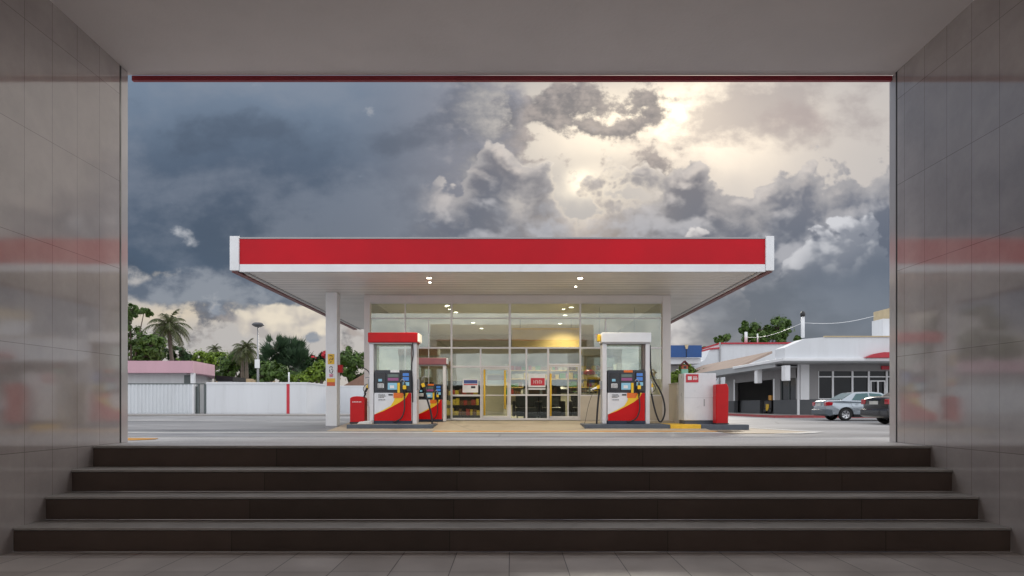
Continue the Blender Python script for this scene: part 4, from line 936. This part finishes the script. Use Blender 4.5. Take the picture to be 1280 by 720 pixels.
# ================================================================ cars (local: x forward, y left, z up)
m_tyre = mat('tyre_rubber', (.015,.015,.016), .7, bump=.1); m_rim = mat('alloy_rim', (.55,.56,.58), .25, metal=.8, var=.05)
m_tail = mat('tail_lamp_red', (.45,.01,.02), .12, coat=.6); m_plate = mat('plate_white', (.65,.65,.62), .4)
def carglass(c): return mat('car_glass', c, .04, var=.08, ior=1.6, spec=.6)
def make_car(label, paint, glass, loc, rz, group, lower=None, L_=4.45, H_=1.36, roofc=None):
    t = thing('sedan_car', label, 'car', loc, group, rz)
    lower = lower or paint; hw = .86
    # lower body outline, side view, rear at x=0
    WR, RR, FR = .345, .86, 3.48
    def arch(cx, n=10): return [(cx+WR*math.cos(math.pi*(1-k/n)), .30+WR*math.sin(math.pi*(1-k/n))) for k in range(n+1)]
    bot = [(.12,.30),(.45,.22)] ; 
    o = [(.02,.42),(.10,.26)] + arch(RR) + arch(FR) + [(4.30,.26),(4.43,.36),(4.45,.55),(4.38,.66),(4.1,.74),(3.35,.86),(3.2,.90),(1.0,.95),(.75,.965),(.12,.955),(.03,.90),(.0,.70)]
    bm = bmesh.new()
    def wd(z, x):   # tumblehome and plan taper
        w_ = hw*(1-.035*((z-.55)/.4)**2); e = min(x, L_-x)
        return w_*(1-.17*max(0, 1-e/.75)**2)
    rows = []
    ys = [-1,-.96,-.6,0,.6,.96,1]
    # side faces via triangulated n-gon, top and ends via strips with crown
    loops = []
    for yf in ys:
        lp = []
        for (x, z) in o:
            crown = (1-yf*yf)*.035 if z > .6 else 0
            dx = 0
            if x < .15: dx = -(1-yf*yf)*.05
            if x > 4.2: dx = (1-yf*yf)*.06
            zz = z + crown - (.012 if abs(yf) == 1 and z > .6 else 0)
            lp.append(bm.verts.new((x+dx, yf*wd(z, x), zz)))
        loops.append(lp)
    n = len(o)
    for A_, B2 in zip(loops, loops[1:]):
        for i in range(n):
            f = bm.faces.new((A_[i], B2[i], B2[(i+1)%n], A_[(i+1)%n])); f.smooth = True
    bm.faces.new(loops[0]); bm.faces.new(loops[-1][::-1])
    bmesh.ops.recalc_face_normals(bm, faces=bm.faces[:])
    me = bpy.data.meshes.new('body'); bm.to_mesh(me); bm.free(); body = bpy.data.objects.new('body', me); COL.objects.link(body); me.materials.append(paint); body.parent = t
    bv = body.modifiers.new('b', 'BEVEL'); bv.width = .03; bv.segments = 3; bv.limit_method = 'ANGLE'; bv.angle_limit = R(35)
    # greenhouse: base and roof outlines
    gb = [(.62,.95),(3.28,.89)]
    roof = [(1.28,H_-.03),(1.55,H_),(2.2,H_+.005),(2.55,H_-.03)]
    def gh(name, m, s_lo, s_hi, inset, sh):
        prof = [(gb[0][0]+inset,gb[0][1]-.02)] + [(x+(inset*.6 if i < 2 else -inset*.6), z-inset*.5) for i,(x,z) in enumerate(roof)] + [(gb[1][0]-inset,gb[1][1]-.02)]
        b = MB(); vs = []
        for yf in (-1,-.85,0,.85,1):
            lp = []
            for x, z in prof:
                k = max(0,(z-.93)/(H_-.93)); w_ = (hw-.05)*(1-k)+(.60)*k + sh
                lp.append(b.bm.verts.new((x, yf*w_, z-(.02 if abs(yf)==1 and k>.6 else 0))))
            vs.append(lp)
        n_ = len(prof)
        for A_, B2 in zip(vs, vs[1:]):
            for i in range(n_-1): f = b.bm.faces.new((A_[i],B2[i],B2[i+1],A_[i+1])); f.smooth = True
        b.bm.faces.new(vs[0]); b.bm.faces.new(vs[-1][::-1])
        return b.build(name, m, t, .02)
    g_ = gh('cabin', roofc or paint, 0, 0, 0, 0)
    def sidepane(name, pts, s):
        b = MB(); a = []
        for x, z in pts:
            k = max(0,(z-.93)/(H_-.93)); w_ = (hw-.05)*(1-k)+.60*k
            a.append((x, s*(w_+.004), z))
        v1 = [b.bm.verts.new(p) for p in a]; v2 = [b.bm.verts.new((p[0], p[1]-s*.02, p[2])) for p in a]
        b.bm.faces.new(v1); b.bm.faces.new(v2[::-1])
        for i in range(len(a)): b.bm.faces.new((v1[i], v2[i], v2[(i+1)%len(a)], v1[(i+1)%len(a)]))
        return b.build(name, m_g, t)
    m_g = glass
    for s in (-1, 1):
        sidepane('side_window', [(1.14,.97),(1.40,H_-.09),(1.93,H_-.06),(1.95,.955)], s); sidepane('side_window', [(2.02,.955),(2.0,H_-.06),(2.48,H_-.10),(3.02,.93)], s)
        MB().box(1.965,s*.84-.004,.30,1.975,s*.84+.004,.93).build('door_seam', m_blk, t) if False else None
    # rear window and windscreen, lying just off the cabin
    def endpane(name, x0, z0, x1, z1, dx, dz):
        b = MB(); k0 = max(0,(z0-.93)/(H_-.93)); k1 = max(0,(z1-.93)/(H_-.93)); w0 = ((hw-.05)*(1-k0)+.60*k0)-.09; w1 = ((hw-.05)*(1-k1)+.60*k1)-.08
        q = [(x0+dx,-w0,z0+dz),(x0+dx,w0,z0+dz),(x1+dx,w1,z1+dz),(x1+dx,-w1,z1+dz)]; v1 = [b.bm.verts.new(p) for p in q]; v2 = [b.bm.verts.new((p[0]-dx*2.2,p[1],p[2]-dz*2.2)) for p in q]
        b.bm.faces.new(v1); b.bm.faces.new(v2[::-1])
        for i in range(4): b.bm.faces.new((v1[i], v2[i], v2[(i+1)%4], v1[(i+1)%4]))
        return b.build(name, m_g, t)
    endpane('rear_window', .74, 1.01, 1.24, H_-.06, -.008, .008); endpane('windscreen', 3.16, .93, 2.60, H_-.06, .006, .010)
    # wheels with arch liners
    for cx in (RR, FR):
        for s in (-1, 1):
            w_ = bpy.data.objects.new('wheel', None); COL.objects.link(w_); w_.parent = t; w_.location = (cx, s*(hw-.13), .30)
            MB().lathe([(.19,-.10),(.27,-.105),(.30,-.07),(.305,0),(.30,.07),(.27,.105),(.19,.10)], axis='y', seg=28, cap=False).build('tyre', m_tyre, w_)
            MB().lathe([(.02,s*.055),(.05,s*.09),(.17,s*.07),(.195,s*.10),(.2,s*.09),(.2,-s*.09),(.02,-s*.06)], axis='y', seg=28).build('rim', m_rim, w_)
            b = MB()
            for k in range(6):
                a = k*math.tau/6+.3; c, s_ = math.cos(a), math.sin(a)
                b.tube([(.065*c, s*.093, .065*s_), (.155*c, s*.083, .155*s_)], .018, 5)
            b.build('spoke_gap', m_blk, w_)
            MB().lathe([(.02,-.0),(.335,0),(.335,-s*.18),(.02,-s*.18)], (cx, s*(hw-.02-.10), .30), 'y', 20).build('arch_liner', m_blk, t) if False else None
        MB().box(cx-.335,-hw+.06,.30,cx+.335,hw-.06,.60).build('wheel_well', m_blk, t)
    for s in (-1, 1):
        MB().prism([(-.035,.70),(-.03,.88),(.10,.90),(.30,.86),(.26,.73)], 'y', s*.56 if s > 0 else -.795, .795 if s > 0 else -.56).build('tail_lamp', m_tail, t, .02)
        MB().prism([(4.2,.56),(4.45,.55),(4.40,.66),(4.15,.68)], 'y', .50 if s > 0 else -.76, .76 if s > 0 else -.50).build('headlight', m_plate, t, .02)
        MB().box(2.62,s*.93-.07,.92,2.74,s*.93+.07,1.02).build('wing_mirror', paint, t, .02)
        for hx in (1.30, 2.15): MB().box(hx,s*.858-.012,.80,hx+.15,s*.858+.012,.825).build('door_handle', paint, t, .006)
        # door seams follow the side
        b = MB()
        for x_ in (1.98, 3.02): b.tube([(x_,s*(wd(.32,x_)+.0),.32),(x_,s*wd(.55,x_),.55),(x_,s*wd(.75,x_),.75),(x_,s*(wd(.9,x_)),.90)], .005, 5)
        b.tube([(1.22,s*wd(.6,1.2),.55),(1.08,s*wd(.8,1.1),.80),(1.05,s*wd(.9,1.1),.93)], .005, 5)
        b.build('door_seam', m_blk, t)
    MB().prism([(-.07,.30),(-.07,.52),(.02,.56),(.25,.52),(.3,.26),(.1,.22)], 'y', -.80, .80).build('rear_bumper', lower, t, .03)
    MB().box(-.062,-.24,.70,-.045,.24,.82).build('number_plate', m_plate, t); MB().box(1.26,-.78,.17,3.1,.78,.30).build('underbody', m_blk, t)
    t.scale = (.93,.93,.93); return t
p_sil = mat('paint_silver_blue', (.40,.45,.50), .22, metal=.55, var=.04, coat=.8); p_blk = mat('paint_black', (.012,.012,.016), .2, var=.05, coat=.8)
p_bump = mat('bumper_grey', (.10,.12,.14), .4)
q = P(1017, 0, 28.3)
make_car('silver blue sedan parked in front of the grey shop, seen from its rear side', p_sil, carglass((.03,.11,.12)), (q.x+.55, 28.9, 0), R(-3), 'cars parked by the grey shop', p_bump)
q = P(1088, 0, 22.8)
make_car('black sedan at the right edge behind the passage wall, with a pale cabin and roof', p_blk, carglass((.02,.02,.025)), (q.x+.50, 23.4, 0), R(4), 'cars parked by the grey shop', None, roofc=mat('pale_roof', (.62,.60,.56), .25, coat=.6)).scale = (1,1,1.02)  # cabin and roof share one pale colour over the black body
# ================================================================ trees
def leaf_mat(name, c, var=.35):
    m = bpy.data.materials.new(name); m.use_nodes = True; t = m.node_tree; b = t.nodes['Principled BSDF']; L = t.links.new
    g = t.nodes.new('ShaderNodeNewGeometry'); cr = t.nodes.new('ShaderNodeValToRGB'); L(g.outputs['Random Per Island'], cr.inputs[0])
    cr.color_ramp.elements[0].color = (*[x*.55 for x in c], 1); cr.color_ramp.elements[1].color = (c[0]*1.55, c[1]*1.4, c[2]*1.15, 1)
    L(cr.outputs[0], b.inputs['Base Color']); b.inputs['Roughness'].default_value = .5
    tl = t.nodes.new('ShaderNodeBsdfTranslucent'); L(cr.outputs[0], tl.inputs[0]); mx_ = t.nodes.new('ShaderNodeMixShader'); mx_.inputs[0].default_value = .3
    L(b.outputs[0], mx_.inputs[1]); L(tl.outputs[0], mx_.inputs[2]); L(mx_.outputs[0], t.nodes['Material Output'].inputs[0]); return m
lm_mid = leaf_mat('leaf_mid', (.075,.15,.028)); lm_bright = leaf_mat('leaf_bright', (.17,.28,.03)); lm_dark = leaf_mat('leaf_dark', (.035,.09,.028)); lm_blue = leaf_mat('leaf_blue_green', (.05,.10,.058))
lm_palm = leaf_mat('leaf_palm', (.09,.12,.05)); lm_fl = leaf_mat('flower_red', (.50,.02,.04)); lm_dry = leaf_mat('leaf_dry', (.15,.11,.05)); m_bark = mat('bark', (.11,.085,.065), .9, var=.2, bump=.4)
m_barkp = mat('palm_bark', (.17,.145,.12), .9, var=.2, bump=.3)
def leaf(b, p, n, s, rng, asp=.5):
    n = n.normalized(); a = n.cross(Vector((rng.uniform(-1,1), rng.uniform(-1,1), rng.uniform(-1,1)))); 
    if a.length < .01: a = n.orthogonal()
    a.normalize(); c = n.cross(a)
    v = [b.bm.verts.new(p+a*s), b.bm.verts.new(p+c*s*asp+n*s*.12), b.bm.verts.new(p-a*s), b.bm.verts.new(p-c*s*asp+n*s*.12)]
    b.bm.faces.new(v)
def tree(name, label, cat, px, D, lobes, lm, seed, leaves=5200, ls=.16, group=None, trunk_r=.22, extra=None, flat=False, spiky=0):
    """lobes: (dx, z, rx, rz) in metres about the trunk"""
    rng = random.Random(seed); q = P(px, 0, D); t = thing(name, label, cat, (q.x, D, 0), group)
    zmin = min(z-rz for _,z,_,rz in lobes); b = MB()
    hub = max(.4, zmin*.7)
    b.tube([(0,0,0),(rng.uniform(-.1,.1),0,hub*.5),(rng.uniform(-.2,.2),0,hub)], [trunk_r, trunk_r*.8, trunk_r*.65], 9)
    sub = []
    for (dx, z, rx, rz) in lobes:
        ry = rx*.9; c = Vector((dx, rng.uniform(-.4,.4)*rx, z))
        b.tube(curve([(0,0,hub*.92),(dx*.4,c.y*.4,hub+(z-hub)*.5),(dx,c.y,z)], 4), [trunk_r*.5*(1-i/11) for i in range(9)], 6)
        for k in range(int(16+rx*7)):
            th = rng.uniform(0, math.tau); ph = math.acos(rng.uniform(-.85,1)); rr = rng.uniform(.55,1.0)
            o = Vector((rx*rr*math.sin(ph)*math.cos(th), ry*rr*math.sin(ph)*math.sin(th), rz*rr*math.cos(ph)))
            e = c+o; sub.append((e, o.normalized(), min(rx,rz)*rng.uniform(.18,.40)))
            if k % 2 == 0: b.tube([c, c+o*.5+Vector((0,0,.05)), e], [trunk_r*.14, trunk_r*.1, .012], 4, cap=False)
    b.build('trunk', m_bark, t)
    b = MB(); n = leaves
    for i in range(n):
        e, dn, r = sub[rng.randrange(len(sub))]
        v = Vector((rng.gauss(0,1), rng.gauss(0,1), rng.gauss(0,1)*.75)); v = v.normalized()*r*(.25+abs(rng.gauss(0,.62)))
        s = ls*rng.uniform(.6,1.3)
        if spiky:
            dd = (dn+Vector((0,0,.9))+v*.8).normalized(); pp = e+v
            w_ = dd.orthogonal().normalized()*s*.16
            vv = [b.bm.verts.new(pp-w_), b.bm.verts.new(pp+w_), b.bm.verts.new(pp+dd*s*spiky)]; b.bm.faces.new(vv)
        else: leaf(b, e+v, (dn*.5+v.normalized()+Vector((0,0,.5))), s, rng)
    b.build('crown', lm, t, fixn=False)
    if extra:
        b = MB(); tops = sorted(sub, key=lambda q: -q[0].z+q[0].y)[:int(len(sub)*.25)]
        for i in range(extra[1]):
            e, dn, r = tops[rng.randrange(len(tops))] if i % 3 else tops[0]
            v = Vector((rng.gauss(0,1), rng.gauss(0,1), rng.gauss(0,1))).normalized()*r*.9; leaf(b, e+v+dn*.1, dn+v, ls*1.1, rng, .8)
        b.build('blossom', extra[0], t, fixn=False)
    return t
def palm(label, px, D, zc, fl, seed, trunk_lean=.3, nf=26, group='palm trees behind the wall', thick=.16):
    rng = random.Random(seed); q = P(px, 0, D); t = thing('coconut_palm', label, 'palm tree', (q.x, D, 0), group)
    MB().tube(curve([(trunk_lean,0,0),(trunk_lean*.6,0,zc*.4),(trunk_lean*.1,0,zc*.8),(0,0,zc)], 5), [thick*1.4-.6*thick*i/15 for i in range(16)], 9).build('trunk', m_barkp, t)
    b = MB(); ru = MB()
    for k in range(nf):
        az_ = k*2.39996 + rng.uniform(-.2,.2); el_ = R(78) - (k/nf)**.8*R(120); L_ = fl*rng.uniform(.85,1.1)*(.8 if el_ > R(50) else 1)
        d = Vector((math.cos(az_)*math.cos(el_), math.sin(az_)*math.cos(el_), math.sin(el_))); p = Vector((0,0,zc)); pts = [p.copy()]; m_ = 11
        for i in range(m_):
            p = p + d*(L_/m_); pts.append(p.copy()); d = (d+Vector((0,0,-.11-.02*i))).normalized()
        ru.tube(pts, [.035*fl/3*(1-i/(m_+1))+.006 for i in range(m_+1)], 4, cap=False)
        side = Vector((-math.sin(az_), math.cos(az_), 0))
        for i in range(1, m_+1):
            tt = i/m_; ll = fl*.24*math.sin(math.pi*min(1,.15+tt*.85))**.7+.04*fl
            for jj in range(3):
                pj = pts[i-1].lerp(pts[i], jj/3); dn = (pts[i]-pts[i-1]).normalized()
                for s in (-1, 1):
                    tip = pj + side*s*ll*.75 + dn*ll*.5 + Vector((0,0,-ll*rng.uniform(.25,.75))); w_ = dn*.035*fl/3*1.3
                    v = [b.bm.verts.new(pj-w_), b.bm.verts.new(pj+w_), b.bm.verts.new(tip)]; b.bm.faces.new(v)
    b.build('fronds', lm_palm, t, fixn=False); ru.build('frond_ribs', m_barkp, t)
    return t
def zpx(py, D): return EYE+(HOR-py)*D/F
def lob(D, px0, *ls_): 
    """lobes given in photo pixels (cx, cy, rx, ry) at depth D"""
    s = D/F; return [((cx-px0)*s, zpx(cy, D), rx*s, ry*s) for cx, cy, rx, ry in ls_]
gT = 'trees behind the white walls'
tree('broadleaf_tree', 'leafy green tree at the far left beside the tall coconut palm', 'tree', 165, 58, lob(58,165,(160,388,13,8),(182,391,9,5),(150,405,18,12),(168,425,24,16),(192,432,16,14),(140,440,30,22),(185,446,18,10)), lm_mid, 1, 7500, .20, gT)
tree('broadleaf_tree', 'dark leaved tree low behind the tall coconut palm', 'tree', 200, 66, lob(66,200,(196,440,16,12),(222,444,14,10),(180,446,20,12)), lm_dark, 2, 4500, .20, gT)  # dark leaf colour throughout the crown
palm('tall coconut palm with drooping grey green fronds above the pink roof', 211, 62, zpx(408,62), 2.8, 3, .9, 30)
palm('small distant palm rising from the bright green bushes', 268.5, 95, zpx(436,95), 1.5, 4, .2, 20)
tree('broadleaf_tree', 'bright yellow green tree below the small distant palm', 'tree', 262, 80, lob(80,262,(250,450,22,10),(275,452,20,12),(235,452,18,8),(262,444,14,6)), lm_bright, 5, 5200, .22, gT)
tree('broadleaf_tree', 'round mid green tree left of the street lamp', 'tree', 300, 72, lob(72,300,(290,452,14,12),(302,446,12,12),(286,464,12,9),(278,470,10,6)), lm_mid, 6, 5200, .20, gT)
palm('ragged palm with hanging dry fronds just left of the street lamp', 308, 68, zpx(436,68), 2.1, 7, .1, 26)
palm('young palm with upright fronds beside the ragged palm, left of the street lamp', 303, 70, zpx(440,70), 1.6, 17, .1, 16)
tree('feathery_tree', 'tall dark feathery tree right of the street lamp', 'tree', 356, 64, lob(64,356,(345,436,14,13),(362,440,16,14),(374,452,14,14),(340,452,10,12),(356,458,18,14)), lm_blue, 8, 9000, .26, gT, spiky=2.2)
tree('broadleaf_tree', 'mid green tree directly behind the street lamp pole', 'tree', 336, 58, lob(58,336,(334,458,12,10),(345,466,16,11),(330,470,12,8),(360,470,14,9)), lm_mid, 9, 5600, .18, gT)
tree('broadleaf_tree', 'light green bush rising over the wall beside the canopy column', 'tree', 392, 57, lob(57,392,(388,470,12,9),(402,464,12,12),(376,474,12,6)), lm_bright, 10, 4500, .18, gT)
tree('flowering_tree', 'dark tree with red blossom left of the canopy column', 'tree', 402, 63, lob(63,402,(398,456,12,9),(410,448,10,9),(392,452,8,6)), lm_dark, 11, 4800, .18, gT, extra=(lm_fl, 90))
tree('broadleaf_tree', 'dense dark green tree seen between the canopy column and the shop', 'tree', 440, 60, lob(60,440,(432,445,12,11),(446,452,14,13),(430,462,14,12),(448,470,14,10)), lm_mid, 12, 6500, .18, gT)
for k, (px, c) in enumerate(((288,'nearest the pink roofed building'),(301,'between its two fellows'),(311,'nearest the street lamp'))):
    rng = random.Random(40+k); q = P(px, 0, 46.5); t = thing('banana_plant', 'bright banana leaved plant peeping over the white wall, '+c, 'plant', (q.x, 46.5, 0), 'bright plants over the wall')
    b = MB(); MB().tube([(0,0,0),(0,0,1.7)], [.12,.08], 7).build('stem', m_barkp, t)
    for j in range(9):
        a = j*.75; L_ = rng.uniform(.8,1.2); pts = [Vector((math.cos(a)*L_*u_, math.sin(a)*L_*u_, 1.6+1.25*u_-.8*u_*u_)) for u_ in (0,.2,.4,.6,.8,1)]
        sd = Vector((-math.sin(a), math.cos(a), 0)); ww = [.03,.14,.19,.19,.13,.02]
        for i in range(5): b.quad(pts[i]-sd*ww[i], pts[i]+sd*ww[i], pts[i+1]+sd*ww[i+1], pts[i+1]-sd*ww[i+1])
    b.build('leaves', lm_bright, t, fixn=False)
tree('broadleaf_tree', 'dark bushy tree filling the gap under the ragged palm, left of the street lamp', 'tree', 312, 74, lob(74,312,(308,456,13,12),(318,462,12,12),(326,452,9,9),(314,472,16,8)), lm_dark, 21, 5200, .2, gT)
tree('broadleaf_tree', 'dark low tree between the dark leaved tree and the yellow green tree', 'tree', 238, 84, lob(84,238,(236,458,14,9),(248,462,14,8),(226,456,10,9)), lm_dark, 22, 3600, .22, gT)
tree('broadleaf_tree', 'dark tree between the feathery tree and the light green bush', 'tree', 384, 72, lob(72,384,(380,458,12,12),(372,466,12,10),(394,466,12,10)), lm_dark, 23, 4200, .2, gT)
gR = 'trees behind the right hand buildings'
tree('broadleaf_tree', 'large green tree rising behind the red edged white building', 'tree', 956, 76, lob(76,956,(930,410,6,9),(952,412,18,11),(972,410,14,12),(940,424,14,8),(962,424,22,10),(985,404,4,4)), lm_mid, 13, 8000, .22, gR)
tree('broadleaf_tree', 'small treetop left of the large one behind the white building', 'tree', 904, 72, lob(72,904,(900,424,6,5),(908,422,5,5)), lm_mid, 14, 1200, .2, gR)
tree('broadleaf_tree', 'tree behind the gap between the blue signboard and the white building', 'tree', 876, 68, lob(68,876,(872,444,8,9),(884,440,9,7),(880,452,10,8)), lm_mid, 15, 3500, .2, gR)
tree('broadleaf_tree', 'tuft of a treetop beside the tall white pole', 'tree', 996, 66, lob(66,996,(997,424,4,4)), lm_mid, 16, 600, .2, gR)
tree('garden_bush', 'bright green leafy bush behind the white cabinet, under the blue signboard', 'bush', 850, 30, lob(30,850,(846,472,9,10),(858,464,9,9),(842,484,8,8)), lm_bright, 18, 3500, .11, None, .06)
tree('garden_bush', 'low dark green hedge under the eave of the white building', 'bush', 890, 56, lob(56,890,(876,464,14,4),(895,463,14,4),(908,462,8,4)), lm_mid, 19, 2500, .16, None, .06)
# far belt of trees closing the horizon behind the shop and to both sides
for k, (px, w_) in enumerate(((500,34),(560,40),(620,36),(680,40),(740,38),(800,36))):
    tree('broadleaf_tree', ['first','second','third','fourth','fifth','sixth'][k]+' tree from the left of the row behind the shop, glimpsed through its glass', 'tree', px, 90, lob(90,px,(px-14,452,20,14),(px+12,448,22,16),(px,464,26,12)), lm_dark, 50+k, 2600, .3, 'row of trees behind the shop')
